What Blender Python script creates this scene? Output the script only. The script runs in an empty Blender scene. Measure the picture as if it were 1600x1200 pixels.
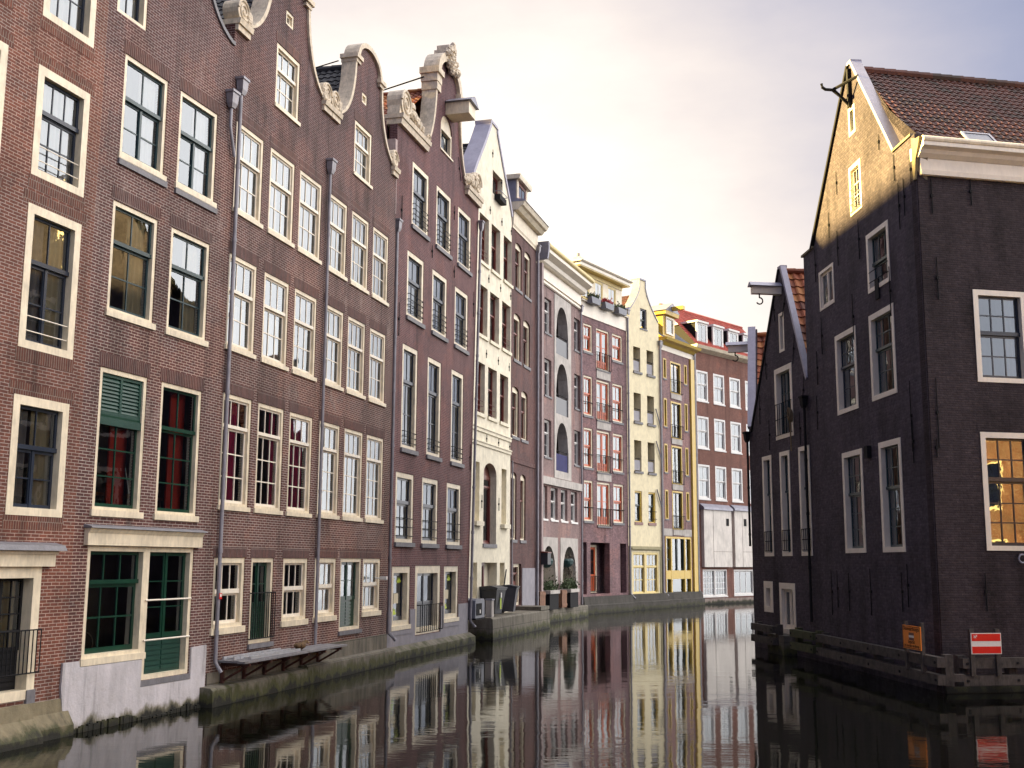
import bpy, math, random
from mathutils import Matrix, Vector
from mathutils.geometry import delaunay_2d_cdt
random.seed(7)
R = math.radians
C = bpy.context.scene.collection
S = bpy.context.scene

# ------------------------------------------------------------------ camera
F, PITCH, ROLL, EYE = 1764.25, R(8.9686), R(.336), 3.3
fw = Vector((0, math.cos(PITCH), math.sin(PITCH)))
up0 = Vector((0, -math.sin(PITCH), math.cos(PITCH)))
rt0 = Vector((1, 0, 0))
rt = rt0*math.cos(ROLL) + up0*math.sin(ROLL)
up = up0*math.cos(ROLL) - rt0*math.sin(ROLL)
cd = bpy.data.cameras.new('camera')
cam = bpy.data.objects.new('camera', cd)
C.objects.link(cam)
cd.sensor_width = 36
cd.lens = F/1600*36
cd.clip_start, cd.clip_end = .1, 3000
cam.matrix_world = Matrix(((rt.x, up.x, -fw.x, 0), (rt.y, up.y, -fw.y, 0), (rt.z, up.z, -fw.z, EYE), (0, 0, 0, 1)))
S.camera = cam

# ------------------------------------------------------------------ light
SUN_EL, SUN_AZ = R(22), R(-79)          # azimuth clockwise from +Y
sdir = Vector((math.sin(SUN_AZ)*math.cos(SUN_EL), math.cos(SUN_AZ)*math.cos(SUN_EL), math.sin(SUN_EL)))
sl = bpy.data.lights.new('sun', 'SUN')
sl.energy, sl.angle, sl.color = 5.0, R(1.6), (1, .72, .25)
sun = bpy.data.objects.new('sun', sl)
C.objects.link(sun)
sun.rotation_euler = sdir.to_track_quat('Z', 'Y').to_euler()
S.view_settings.view_transform = 'Standard'
S.view_settings.look = 'None'
S.view_settings.exposure = 3.15
S.view_settings.gamma = 1
S.cycles.use_denoising = True
S.cycles.max_bounces = 8
S.cycles.transparent_max_bounces = 12
S.cycles.caustics_reflective = False
S.cycles.caustics_refractive = False
S.cycles.sample_clamp_indirect = 6

w = bpy.data.worlds.new('World')
S.world = w
w.use_nodes = True
nt = w.node_tree
nt.nodes.clear()
def nn(t, typ, **kw):
    n = t.nodes.new(typ)
    for k, v in kw.items(): setattr(n, k, v)
    return n
def math_node(t, op, a, b=None, clamp=False):
    n = nn(t, 'ShaderNodeMath', operation=op, use_clamp=clamp)
    for i, x in enumerate((a, b)):
        if x is None: continue
        if hasattr(x, 'links'): t.links.new(x, n.inputs[i])
        else: n.inputs[i].default_value = x
    return n.outputs[0]
def mixc(t, fac, a, b, blend='MIX'):
    n = nn(t, 'ShaderNodeMix', data_type='RGBA', blend_type=blend)
    for s, x in ((n.inputs[0], fac), (n.inputs[6], a), (n.inputs[7], b)):
        if hasattr(x, 'links'): t.links.new(x, s)
        elif isinstance(x, (int, float)): s.default_value = x
        else: s.default_value = (*x, 1)
    return n.outputs[2]
def ramp(t, fac, stops, interp='LINEAR'):
    n = nn(t, 'ShaderNodeValToRGB')
    n.color_ramp.interpolation = interp
    el = n.color_ramp.elements
    while len(el) < len(stops): el.new(.5)
    for e, (p, c) in zip(el, stops):
        e.position = p
        e.color = (c, c, c, 1) if isinstance(c, (int, float)) else (*c, 1)
    t.links.new(fac, n.inputs[0])
    return n.outputs[0]
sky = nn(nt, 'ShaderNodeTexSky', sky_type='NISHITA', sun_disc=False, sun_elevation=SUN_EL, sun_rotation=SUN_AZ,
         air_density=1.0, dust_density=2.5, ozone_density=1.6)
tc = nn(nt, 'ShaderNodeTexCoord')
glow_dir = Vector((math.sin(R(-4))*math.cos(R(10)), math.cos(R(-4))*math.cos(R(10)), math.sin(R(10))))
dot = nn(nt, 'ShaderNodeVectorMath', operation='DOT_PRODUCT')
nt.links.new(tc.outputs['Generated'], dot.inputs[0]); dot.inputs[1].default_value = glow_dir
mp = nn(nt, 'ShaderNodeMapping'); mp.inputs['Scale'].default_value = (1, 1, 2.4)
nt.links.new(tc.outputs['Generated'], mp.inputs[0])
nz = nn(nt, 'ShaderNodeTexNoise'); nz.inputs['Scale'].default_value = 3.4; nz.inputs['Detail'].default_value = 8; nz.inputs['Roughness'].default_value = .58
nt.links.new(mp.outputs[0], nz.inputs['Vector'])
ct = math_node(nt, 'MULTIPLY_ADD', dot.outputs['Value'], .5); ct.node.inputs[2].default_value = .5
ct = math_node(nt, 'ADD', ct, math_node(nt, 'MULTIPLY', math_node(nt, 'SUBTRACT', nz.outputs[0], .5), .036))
# thin cloud: glowing round the low light ahead, lavender higher up, extra brightness added out of view on the right for facades and panes
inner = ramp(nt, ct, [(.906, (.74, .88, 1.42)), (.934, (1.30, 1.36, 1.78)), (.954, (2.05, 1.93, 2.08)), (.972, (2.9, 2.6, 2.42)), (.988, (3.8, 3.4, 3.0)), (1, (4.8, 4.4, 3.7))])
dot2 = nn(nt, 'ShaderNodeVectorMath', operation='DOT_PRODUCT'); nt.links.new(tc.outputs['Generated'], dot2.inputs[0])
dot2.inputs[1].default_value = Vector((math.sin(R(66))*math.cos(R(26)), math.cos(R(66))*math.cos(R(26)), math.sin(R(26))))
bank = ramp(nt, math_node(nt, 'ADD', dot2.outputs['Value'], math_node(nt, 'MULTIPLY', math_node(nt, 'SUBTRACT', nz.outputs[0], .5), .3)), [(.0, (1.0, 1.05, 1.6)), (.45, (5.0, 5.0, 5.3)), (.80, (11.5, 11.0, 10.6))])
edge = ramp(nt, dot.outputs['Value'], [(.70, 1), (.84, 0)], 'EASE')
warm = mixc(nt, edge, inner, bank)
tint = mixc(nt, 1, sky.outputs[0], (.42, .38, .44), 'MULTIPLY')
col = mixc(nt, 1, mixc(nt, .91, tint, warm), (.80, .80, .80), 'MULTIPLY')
bg = nn(nt, 'ShaderNodeBackground'); bg.inputs[1].default_value = .05  # thin cloud plus the added brightness on the right
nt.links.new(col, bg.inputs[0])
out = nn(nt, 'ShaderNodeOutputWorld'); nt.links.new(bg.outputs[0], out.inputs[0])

# ------------------------------------------------------------------ pixel <-> plane geometry (all facades are vertical planes)
def ray(x, y): return rt*((x-800)/F) - up*((y-600)/F) + fw
def ground(x, y):
    d = ray(x, y); return d*(-EYE/d.z)
class Plane:
    def __init__(s, o, yaw):
        s.o = Vector((o[0], o[1])); a = R(yaw)
        s.d = Vector((math.sin(a), math.cos(a))); s.n = Vector((s.d.y, -s.d.x))
        s.M = Matrix(((s.d.x, -s.n.x, 0, s.o.x), (s.d.y, -s.n.y, 0, s.o.y), (0, 0, 1, 0), (0, 0, 0, 1)))
    def uz(s, x, y, v=0):
        d = ray(x, y); d2 = Vector((d.x, d.y)); o = s.o - s.n*v
        P = d*(s.n.dot(o)/s.n.dot(d2))
        return (Vector((P.x, P.y))-o).dot(s.d), P.z+EYE
    def pt(s, u, z=0, v=0): return s.M @ Vector((u, v, z))
    def rect(s, b, v=0):
        u0, z1 = s.uz(b[0], b[1], v); u1, z0 = s.uz(b[2], b[3], v); return [u0, z0, u1, z1]
def rows(P, table, width=True):
    """pixel boxes of a window grid -> rects with one sill and head height per row"""
    out = []
    for row in table:
        rs = [P.rect(b) for b in row]
        z0 = sum(r[1] for r in rs)/len(rs); z1 = sum(r[3] for r in rs)/len(rs)
        wd = sum(r[2]-r[0] for r in rs)/len(rs)
        for r in rs:
            c = (r[0]+r[2])/2
            if width: r[0], r[2] = c-wd/2, c+wd/2
            r[1], r[3] = z0, z1
        out.append(rs)
    return out

# ------------------------------------------------------------------ materials
MATS = {}
def base_mat(name):
    m = bpy.data.materials.new(name); m.use_nodes = True
    t = m.node_tree; t.nodes.clear()
    o = nn(t, 'ShaderNodeOutputMaterial'); b = nn(t, 'ShaderNodeBsdfPrincipled')
    t.links.new(b.outputs[0], o.inputs[0]); MATS[name] = m
    return m, t, b
def noise(t, vec, scale, detail=3, rough=.5, stretch=None):
    if stretch:
        mp = nn(t, 'ShaderNodeMapping'); mp.inputs['Scale'].default_value = stretch
        t.links.new(vec, mp.inputs[0]); vec = mp.outputs[0]
    n = nn(t, 'ShaderNodeTexNoise'); n.inputs['Scale'].default_value = scale
    n.inputs['Detail'].default_value = detail; n.inputs['Roughness'].default_value = rough
    t.links.new(vec, n.inputs['Vector']); return n.outputs[0]
def bump(t, b, h, strength, dist=.01):
    n = nn(t, 'ShaderNodeBump'); n.inputs['Strength'].default_value = strength; n.inputs['Distance'].default_value = dist
    t.links.new(h, n.inputs['Height']); t.links.new(n.outputs[0], b.inputs['Normal'])
def paint(name, col, rough=.45, grime=.16, spec=.5, scale=2.2, metal=0, bmp=.0):
    m, t, b = base_mat(name)
    g = nn(t, 'ShaderNodeNewGeometry').outputs['Position']
    f = noise(t, g, scale, 5, .6); f2 = noise(t, g, scale*6, 3, .6, (1, 1, .25))
    k = ramp(t, math_node(t, 'ADD', math_node(t, 'MULTIPLY', f, .6), math_node(t, 'MULTIPLY', f2, .4)), [(.33, 1-grime*1.6), (.62, 1)])
    c = mixc(t, 1, col, k, 'MULTIPLY'); t.links.new(c, b.inputs['Base Color'])
    b.inputs['Roughness'].default_value = rough; b.inputs['Metallic'].default_value = metal
    b.inputs['Specular IOR Level'].default_value = spec
    if bmp: bump(t, b, noise(t, g, scale*14, 4, .6), bmp, .006)
    return m
def brick(name, c1, c2, mortar, bw=.215, bh=.064, ms=.0085, stain=.45, upper_dark=None, bmp=.7, rough=.8, vary=.5, spec=.3):
    m, t, b = base_mat(name)
    uv = nn(t, 'ShaderNodeUVMap').outputs[0]
    g = nn(t, 'ShaderNodeNewGeometry').outputs['Position']
    bt = nn(t, 'ShaderNodeTexBrick', offset=.5, squash=1)
    for k, v in (('Scale', 1), ('Mortar Size', ms), ('Mortar Smooth', .25), ('Bias', 0), ('Brick Width', bw), ('Row Height', bh)): bt.inputs[k].default_value = v
    bt.inputs['Color1'].default_value = (*c1, 1); bt.inputs['Color2'].default_value = (*c2, 1); bt.inputs['Mortar'].default_value = (*mortar, 1)
    wob = nn(t, 'ShaderNodeVectorMath', operation='ADD'); t.links.new(uv, wob.inputs[0])
    nzn = nn(t, 'ShaderNodeTexNoise'); nzn.inputs['Scale'].default_value = 3; t.links.new(uv, nzn.inputs['Vector'])
    sc = nn(t, 'ShaderNodeVectorMath', operation='SCALE'); sc.inputs['Scale'].default_value = .012
    t.links.new(nzn.outputs['Color'], sc.inputs[0]); t.links.new(sc.outputs[0], wob.inputs[1]); t.links.new(wob.outputs[0], bt.inputs['Vector'])
    big = noise(t, g, .55, 5, .6); streak = noise(t, g, 1.6, 4, .6, (1, 1, .16)); fine = noise(t, g, 9, 3, .7)
    k = ramp(t, math_node(t, 'ADD', math_node(t, 'MULTIPLY', big, .5), math_node(t, 'MULTIPLY', streak, .5)), [(.34, 1-stain), (.5, .92), (.66, 1.12)])
    k2 = ramp(t, fine, [(.25, 1-vary*.5), (.75, 1+vary*.4)])
    c = mixc(t, 1, mixc(t, 1, bt.outputs['Color'], k, 'MULTIPLY'), k2, 'MULTIPLY')
    if bmp < 1:      # repairs in other brick, and pale salt bloom with ragged edges
        pa = ramp(t, noise(t, g, .42, 6, .62), [(.53, 0), (.56, 1)]); c = mixc(t, pa, c, mixc(t, 1, c, (1.16, 1.06, 1.0), 'MULTIPLY'))
        pb = ramp(t, noise(t, g, .7, 7, .7, (1, 1, .6)), [(.60, 0), (.72, .42)]); c = mixc(t, pb, c, mortar)
        pd = ramp(t, noise(t, g, 2.4, 3, .55, (1, 1, .07)), [(.56, 0), (.72, .65)]); c = mixc(t, pd, c, mixc(t, 1, c, (.42, .40, .42), 'MULTIPLY'))
    if upper_dark:      # upper storeys darker and purpler, with an uneven lower edge: (height, colour factor, transition)
        sz = nn(t, 'ShaderNodeSeparateXYZ'); t.links.new(g, sz.inputs[0])
        hgt = math_node(t, 'ADD', sz.outputs[2], math_node(t, 'MULTIPLY', math_node(t, 'SUBTRACT', noise(t, g, .8, 5, .65), .5), 5))
        s = nn(t, 'ShaderNodeMapRange'); t.links.new(hgt, s.inputs[0])
        s.inputs[1].default_value = upper_dark[0]; s.inputs[2].default_value = upper_dark[0]+upper_dark[2]
        c = mixc(t, s.outputs[0], c, mixc(t, 1, c, upper_dark[1], 'MULTIPLY'))
    t.links.new(c, b.inputs['Base Color']); b.inputs['Roughness'].default_value = rough; b.inputs['Specular IOR Level'].default_value = spec
    h = math_node(t, 'ADD', math_node(t, 'SUBTRACT', 1, bt.outputs['Fac']), math_node(t, 'MULTIPLY', fine, .5))
    bump(t, b, h, bmp, .03 if bmp >= 1 else .012)
    return m
def stone(name, col, col2, moss=None, rough=.85, scale=1.2, joints=.5):
    """weathered stone or concrete; moss = (height above the water, colour) grows up from the waterline"""
    m, t, b = base_mat(name)
    g = nn(t, 'ShaderNodeNewGeometry').outputs['Position']
    f = noise(t, g, scale, 6, .65); f2 = noise(t, g, scale*3, 4, .6, (1, 1, .2))
    c = mixc(t, ramp(t, math_node(t, 'ADD', math_node(t, 'MULTIPLY', f, .5), math_node(t, 'MULTIPLY', f2, .5)), [(.36, 0), (.62, 1)]), col2, col)
    if moss:
        sz = nn(t, 'ShaderNodeSeparateXYZ'); t.links.new(g, sz.inputs[0])
        hh = math_node(t, 'ADD', sz.outputs[2], math_node(t, 'MULTIPLY', math_node(t, 'SUBTRACT', noise(t, g, 2.2, 5, .65, (1, 1, .5)), .5), moss[0]*2.6))
        mr = nn(t, 'ShaderNodeMapRange'); t.links.new(hh, mr.inputs[0])
        mr.inputs[1].default_value = moss[0]; mr.inputs[2].default_value = moss[0]*.55
        c = mixc(t, mr.outputs[0], c, moss[1])
        mr2 = nn(t, 'ShaderNodeMapRange'); t.links.new(hh, mr2.inputs[0]); mr2.inputs[1].default_value = .16; mr2.inputs[2].default_value = .06
        c = mixc(t, mr2.outputs[0], c, (.012, .012, .008))
    uv = nn(t, 'ShaderNodeUVMap').outputs[0]
    bt = nn(t, 'ShaderNodeTexBrick', offset=.5)
    for kk, vv in (('Scale', 1), ('Mortar Size', .018), ('Mortar Smooth', .4), ('Brick Width', 1.25), ('Row Height', .46)): bt.inputs[kk].default_value = vv
    t.links.new(uv, bt.inputs['Vector'])
    c = mixc(t, math_node(t, 'MULTIPLY', bt.outputs['Fac'], joints), c, (.03, .028, .02))
    c = mixc(t, ramp(t, noise(t, g, 3, 4, .6, (1, 1, .12)), [(.55, 0), (.72, .6)]), c, (.04, .036, .026))
    t.links.new(c, b.inputs['Base Color']); b.inputs['Roughness'].default_value = rough
    hh2 = math_node(t, 'SUBTRACT', noise(t, g, scale*9, 6, .7), math_node(t, 'MULTIPLY', bt.outputs['Fac'], joints))
    bump(t, b, hh2, .6, .03)
    return m
def roof_mat(name, c1, c2, c3, rough=.75):
    m, t, b = base_mat(name)
    uv = nn(t, 'ShaderNodeUVMap').outputs[0]; g = nn(t, 'ShaderNodeNewGeometry').outputs['Position']
    sn = nn(t, 'ShaderNodeVectorMath', operation='FLOOR'); t.links.new(uv, sn.inputs[0])
    wn = nn(t, 'ShaderNodeTexWhiteNoise', noise_dimensions='2D'); t.links.new(sn.outputs[0], wn.inputs['Vector'])
    f = math_node(t, 'ADD', math_node(t, 'MULTIPLY', wn.outputs['Value'], .5), math_node(t, 'MULTIPLY', noise(t, g, 1.3, 5, .6), .5))
    n = nn(t, 'ShaderNodeValToRGB'); el = n.color_ramp.elements; el.new(.5)
    for e, (p, c) in zip(el, ((.25, c1), (.5, c2), (.78, c3))): e.position = p; e.color = (*c, 1)
    t.links.new(f, n.inputs[0]); t.links.new(n.outputs[0], b.inputs['Base Color'])
    b.inputs['Roughness'].default_value = rough
    bump(t, b, noise(t, g, 20, 4, .6), .25, .01)
    return m

brick('brick_orange', (.165, .060, .040), (.115, .043, .032), (.36, .28, .24), stain=.5)
brick('brick_red_brown', (.120, .048, .041), (.082, .034, .031), (.41, .34, .30), stain=.55, upper_dark=(9.5, (.74, .70, .78), 8))
brick('brick_brown', (.130, .052, .042), (.088, .036, .032), (.41, .34, .30), stain=.6, upper_dark=(9, (.58, .52, .60), 9))
brick('brick_plum', (.150, .062, .060), (.105, .045, .048), (.27, .19, .19), stain=.38, upper_dark=(13, (.74, .68, .74), 9))
brick('brick_sliver', (.13, .055, .052), (.09, .04, .042), (.20, .15, .14), stain=.35)
brick('brick_rose', (.30, .19, .18), (.23, .145, .14), (.36, .29, .275), stain=.25)
brick('brick_purple', (.29, .17, .175), (.17, .10, .11), (.21, .15, .155), stain=.3, bh=.085)
brick('brick_mauve', (.32, .19, .185), (.21, .125, .13), (.34, .25, .25), stain=.3)
brick('brick_warm_red', (.25, .105, .078), (.19, .078, .06), (.24, .15, .12), stain=.3)
brick('brick_tarred', (.104, .086, .104), (.066, .055, .072), (.074, .063, .078), stain=.5, bmp=1.0, rough=.7, spec=.10, ms=.012, bh=.085, vary=.7)
brick('brick_tarred_brown', (.066, .049, .054), (.042, .032, .036), (.046, .036, .040), stain=.6, bmp=1.0, rough=.7, spec=.12, ms=.012, vary=.7)
brick('soldier_brown', (.105, .040, .034), (.06, .025, .025), (.23, .18, .16), bw=.064, bh=.4, stain=.3)
brick('soldier_orange', (.15, .052, .034), (.09, .035, .026), (.23, .18, .15), bw=.064, bh=.4, stain=.3)
paint('cream', (.82, .715, .53), .45, .22); paint('pale_cream', (.84, .765, .64), .4, .1); paint('white_paint', (.74, .72, .69), .4, .1)
paint('cream_wall', (.86, .79, .62), .75, .20, bmp=.15); paint('yellow_wall', (.85, .75, .50), .75, .15, bmp=.15)
paint('gold_paint', (.62, .42, .06), .4, .12); paint('soft_yellow', (.78, .62, .26), .45, .1)
paint('navy', (.018, .026, .045), .3, .2); paint('dark_teal', (.020, .050, .058), .3, .2); paint('bottle_green', (.008, .045, .026), .3, .2)
paint('oxblood', (.16, .035, .025), .35, .15); paint('orange_red', (.55, .10, .03), .35, .12); paint('black_paint', (.012, .012, .014), .75, .2, spec=.2)
paint('zinc', (.27, .27, .33), .5, .22, metal=.25); paint('zinc_light', (.34, .33, .41), .5, .15, metal=.2); paint('pipe_grey', (.29, .28, .31), .45, .25, metal=.2)
paint('grey_plaster', (.30, .285, .32), .8, .18, bmp=.15)
paint('olive_plaster', (.36, .32, .19), .8, .15); paint('pink_plaster', (.42, .33, .32), .8, .25)
paint('sandstone', (.70, .60, .46), .7, .3, bmp=.3, scale=5); paint('blue_stone', (.19, .185, .20), .6, .25, bmp=.2, scale=4)
paint('panel_white', (.78, .72, .65), .55, .22, scale=.9); paint('white_stone', (.52, .48, .44), .7, .28, scale=1.2)
paint('curtain_white', (.82, .82, .82), .9, .1); paint('curtain_cream', (.72, .64, .46), .9, .1); paint('curtain_grey', (.38, .37, .40), .9, .15)
paint('curtain_pink', (.80, .05, .22), .85, .2); paint('red_wall', (.75, .06, .035), .7, .1)
paint('room', (.20, .17, .14), .9, .3, scale=.6); paint('wood_table', (.48, .27, .11), .4, .2, scale=5)
paint('timber', (.085, .070, .060), .85, .45, scale=4, bmp=.5); paint('timber_mossy', (.08, .085, .035), .9, .4, scale=4, bmp=.6)
paint('deck_grey', (.22, .21, .22), .8, .3, scale=5, bmp=.3); paint('rust_red', (.085, .028, .02), .7, .3, scale=5)
paint('aluminium', (.62, .62, .64), .35, .1, metal=.6); paint('bin_plastic', (.035, .038, .05), .5, .2); paint('bin_grey', (.10, .10, .115), .5, .2)
paint('case_grey', (.17, .18, .22), .5, .15); paint('lime', (.55, .70, .05), .5, .05); paint('sign_orange', (.92, .26, .02), .4, .06)
paint('sign_red', (.72, .012, .012), .3, .05); paint('sign_white', (.80, .76, .70), .35, .06); paint('crate_wood', (.26, .125, .07), .7, .3, scale=5)
paint('leaf', (.06, .095, .03), .7, .4, scale=9); paint('leaf_dry', (.10, .075, .05), .8, .4, scale=9); paint('basket_green', (.012, .05, .05), .6, .2)
paint('flower_red', (.45, .06, .06), .7, .3, scale=9); paint('rope', (.22, .16, .09), .9, .3, scale=9); paint('navy_cloth', (.02, .02, .12), .8, .2)
paint('feather', (.16, .085, .03), .8, .6, scale=22); paint('bill', (.65, .48, .10), .5, .1); paint('blind_green', (.012, .055, .040), .45, .2)
paint('teal_glass_frame', (.03, .16, .17), .4, .1); paint('lamp_glow_off', (.55, .5, .4), .4, .1); paint('poster_ink', (.35, .28, .06), .6, .4, scale=6)
stone('quay_concrete', (.185, .165, .13), (.085, .075, .058), (.42, (.055, .057, .018)))
stone('quay_dark', (.065, .058, .05), (.03, .027, .022), (.35, (.035, .035, .012)), joints=.3)
stone('quay_ochre', (.25, .21, .13), (.12, .10, .06), (.34, (.05, .05, .02)), joints=.0)
stone('white_plaster', (.57, .54, .56), (.40, .38, .39), (.26, (.17, .155, .11)), joints=.0)
stone('rubble', (.30, .24, .21), (.17, .13, .11), (.30, (.04, .04, .02)))
roof_mat('tile_dark', (.020, .021, .025), (.032, .033, .038), (.05, .05, .055))
roof_mat('tile_orange', (.11, .028, .015), (.30, .075, .025), (.40, .17, .05))
roof_mat('tile_red', (.30, .055, .035), (.42, .075, .05), (.50, .12, .08))
roof_mat('tile_brown', (.032, .016, .011), (.075, .021, .014), (.105, .030, .020))
roof_mat('slate', (.09, .095, .12), (.13, .135, .16), (.17, .17, .2))
# glass: clear pane with the reflection of two surfaces
m, t, b = base_mat('glass')
t.nodes.remove(b)
tr = nn(t, 'ShaderNodeBsdfTransparent'); tr.inputs[0].default_value = (.72, .76, .76, 1)
gl = nn(t, 'ShaderNodeBsdfGlossy'); gl.inputs['Roughness'].default_value = .015; gl.inputs[0].default_value = (.88, .94, 1, 1)
fr = nn(t, 'ShaderNodeFresnel'); fr.inputs[0].default_value = 2.55
g = nn(t, 'ShaderNodeNewGeometry').outputs['Position']
bn = nn(t, 'ShaderNodeBump'); bn.inputs['Strength'].default_value = .10; bn.inputs['Distance'].default_value = .012
t.links.new(noise(t, g, 2.6, 2, .5), bn.inputs['Height']); t.links.new(bn.outputs[0], gl.inputs['Normal'])
mx = nn(t, 'ShaderNodeMixShader'); t.links.new(fr.outputs[0], mx.inputs[0]); t.links.new(tr.outputs[0], mx.inputs[1]); t.links.new(gl.outputs[0], mx.inputs[2])
t.links.new(mx.outputs[0], [n for n in t.nodes if n.type == 'OUTPUT_MATERIAL'][0].inputs[0])
# canal water
m, t, b = base_mat('canal_water')
b.inputs['Base Color'].default_value = (.0045, .005, .0028, 1); b.inputs['Roughness'].default_value = .045; b.inputs['IOR'].default_value = 1.31
g = nn(t, 'ShaderNodeNewGeometry').outputs['Position']
amp = ramp(t, noise(t, g, .16, 3, .5), [(.38, .25), (.62, 1)])
h = math_node(t, 'MULTIPLY', math_node(t, 'ADD', noise(t, g, 1.9, 3, .5, (.55, 1, 1)), math_node(t, 'MULTIPLY', noise(t, g, .30, 2, .5, (.6, 1, 1)), 1.2)), amp)
h = math_node(t, 'ADD', h, math_node(t, 'MULTIPLY', noise(t, g, 6.0, 2, .5, (.35, 1, 1)), .24))
bump(t, b, h, .10, .05)

# ------------------------------------------------------------------ mesh building
def empty(name, M, label=None, cat=None, group=None, kind=None):
    o = bpy.data.objects.new(name, None); C.objects.link(o); o.matrix_world = M; o.empty_display_size = .3
    tag(o, label, cat, group, kind); return o
def tag(o, label=None, cat=None, group=None, kind=None):
    for k, v in (('label', label), ('category', cat), ('group', group), ('kind', kind)):
        if v: o[k] = v
    return o
class MB:
    def __init__(s): s.v, s.f = [], []
    def add(s, vs, fs):
        n = len(s.v); s.v += [tuple(p) for p in vs]; s.f += [tuple(i+n for i in f) for f in fs]; return s
    def box(s, u0, u1, v0, v1, z0, z1):
        return s.add([(u0, v0, z0), (u1, v0, z0), (u1, v1, z0), (u0, v1, z0), (u0, v0, z1), (u1, v0, z1), (u1, v1, z1), (u0, v1, z1)],
                     [(0, 1, 5, 4), (1, 2, 6, 5), (2, 3, 7, 6), (3, 0, 4, 7), (4, 5, 6, 7), (3, 2, 1, 0)])
    def quad(s, *p): return s.add(p, [tuple(range(len(p)))])
    def prism(s, poly, v0, v1):
        """(u, z) outline extruded in depth"""
        a = sum(poly[i][0]*poly[(i+1) % len(poly)][1]-poly[(i+1) % len(poly)][0]*poly[i][1] for i in range(len(poly)))
        if a < 0: poly = poly[::-1]
        n = len(poly)
        return s.add([(p[0], v0, p[1]) for p in poly]+[(p[0], v1, p[1]) for p in poly],
                     [tuple(range(n)), tuple(range(2*n-1, n-1, -1))]+[(i+n, (i+1) % n+n, (i+1) % n, i) for i in range(n)])
    def prism_u(s, poly, u0, u1):
        """(v, z) outline extruded along the facade: mouldings, cornices"""
        a = sum(poly[i][0]*poly[(i+1) % len(poly)][1]-poly[(i+1) % len(poly)][0]*poly[i][1] for i in range(len(poly)))
        if a < 0: poly = poly[::-1]
        n = len(poly)
        return s.add([(u1, p[0], p[1]) for p in poly]+[(u0, p[0], p[1]) for p in poly],
                     [tuple(range(n)), tuple(range(2*n-1, n-1, -1))]+[(i+n, (i+1) % n+n, (i+1) % n, i) for i in range(n)])
    def strip(s, inner, outer, v0, v1):
        """band between two (u, z) polylines with depth"""
        n = len(inner); vs = []
        for a, b in zip(inner, outer): vs += [(a[0], v0, a[1]), (b[0], v0, b[1]), (b[0], v1, b[1]), (a[0], v1, a[1])]
        fs = []
        for i in range(n-1):
            for k in range(4): fs.append((4*i+k, 4*i+(k+1) % 4, 4*i+4+(k+1) % 4, 4*i+4+k))
        fs += [(3, 2, 1, 0), (4*n-4, 4*n-3, 4*n-2, 4*n-1)]
        return s.add(vs, fs)
    def tube(s, pts, r, n=8, r1=None):
        pts = [Vector(p) for p in pts]; vs, fs = [], []; ref = None
        for i, p in enumerate(pts):
            d = ((pts[min(i+1, len(pts)-1)]-p).normalized() + (p-pts[max(i-1, 0)]).normalized()).normalized()
            a = Vector((0, 0, 1)) if abs(d.z) < .9 else Vector((1, 0, 0))
            x = d.cross(a).normalized(); y = d.cross(x)
            if ref is not None and x.dot(ref) < 0: x, y = -x, -y
            ref = x
            rr = r if r1 is None else r+(r1-r)*i/(len(pts)-1)
            for k in range(n):
                c = 2*math.pi*k/n; vs.append(p+x*rr*math.cos(c)+y*rr*math.sin(c))
        for i in range(len(pts)-1):
            for k in range(n): fs.append((i*n+k, i*n+(k+1) % n, (i+1)*n+(k+1) % n, (i+1)*n+k))
        fs += [tuple(range(n-1, -1, -1)), tuple(range((len(pts)-1)*n, len(pts)*n))]
        return s.add(vs, fs)
    def blob(s, c, rx, ry, rz, n=10, m=6, wob=0):
        vs, fs = [], []
        for j in range(m+1):
            th = math.pi*j/m
            for k in range(n):
                ph = 2*math.pi*k/n; q = 1+random.uniform(-wob, wob)
                vs.append((c[0]+rx*q*math.sin(th)*math.cos(ph), c[1]+ry*q*math.sin(th)*math.sin(ph), c[2]+rz*q*math.cos(th)))
        for j in range(m):
            for k in range(n): fs.append((j*n+k, (j+1)*n+k, (j+1)*n+(k+1) % n, j*n+(k+1) % n))
        return s.add(vs, fs)
    def build(s, name, mat, house=None, parent=None, P=None, smooth=False, M=None, uvs=None):
        me = bpy.data.meshes.new(name); me.from_pydata(s.v, [], s.f); me.update()
        uvl = me.uv_layers.new(name='UVMap'); data = [0.0]*(2*len(me.loops))
        for p in me.polygons:
            n = p.normal; a = max(range(3), key=lambda i: abs(n[i]))
            for li in p.loop_indices:
                c = me.vertices[me.loops[li].vertex_index].co
                if uvs: data[2*li], data[2*li+1] = uvs[me.loops[li].vertex_index]
                elif a == 1: data[2*li], data[2*li+1] = c.x, c.z
                elif a == 0: data[2*li], data[2*li+1] = c.y+.11, c.z
                else: data[2*li], data[2*li+1] = c.x, c.y
        uvl.data.foreach_set('uv', data)
        if M is None and house is not None: M = house.inv @ (P or house.P).M
        if M is not None: me.transform(M)
        me.materials.append(MATS[mat])
        if smooth: me.polygons.foreach_set('use_smooth', [True]*len(me.polygons))
        o = bpy.data.objects.new(name, me); C.objects.link(o)
        if house is not None: o.parent = parent or house.root
        elif parent is not None: o.parent = parent
        return o
class House:
    def __init__(s, P, u0, u1, label, group='houses along the canal', cat='house', name='canal_house'):
        s.P, s.u0, s.u1 = P, u0, u1
        M = P.M @ Matrix.Translation((u0, 0, 0)); s.inv = M.inverted()
        s.root = empty(name, M, label, cat, group)
class Frame:      # identity plane, for things modelled in their own coordinates
    def __init__(s, M): s.M = M
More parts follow.
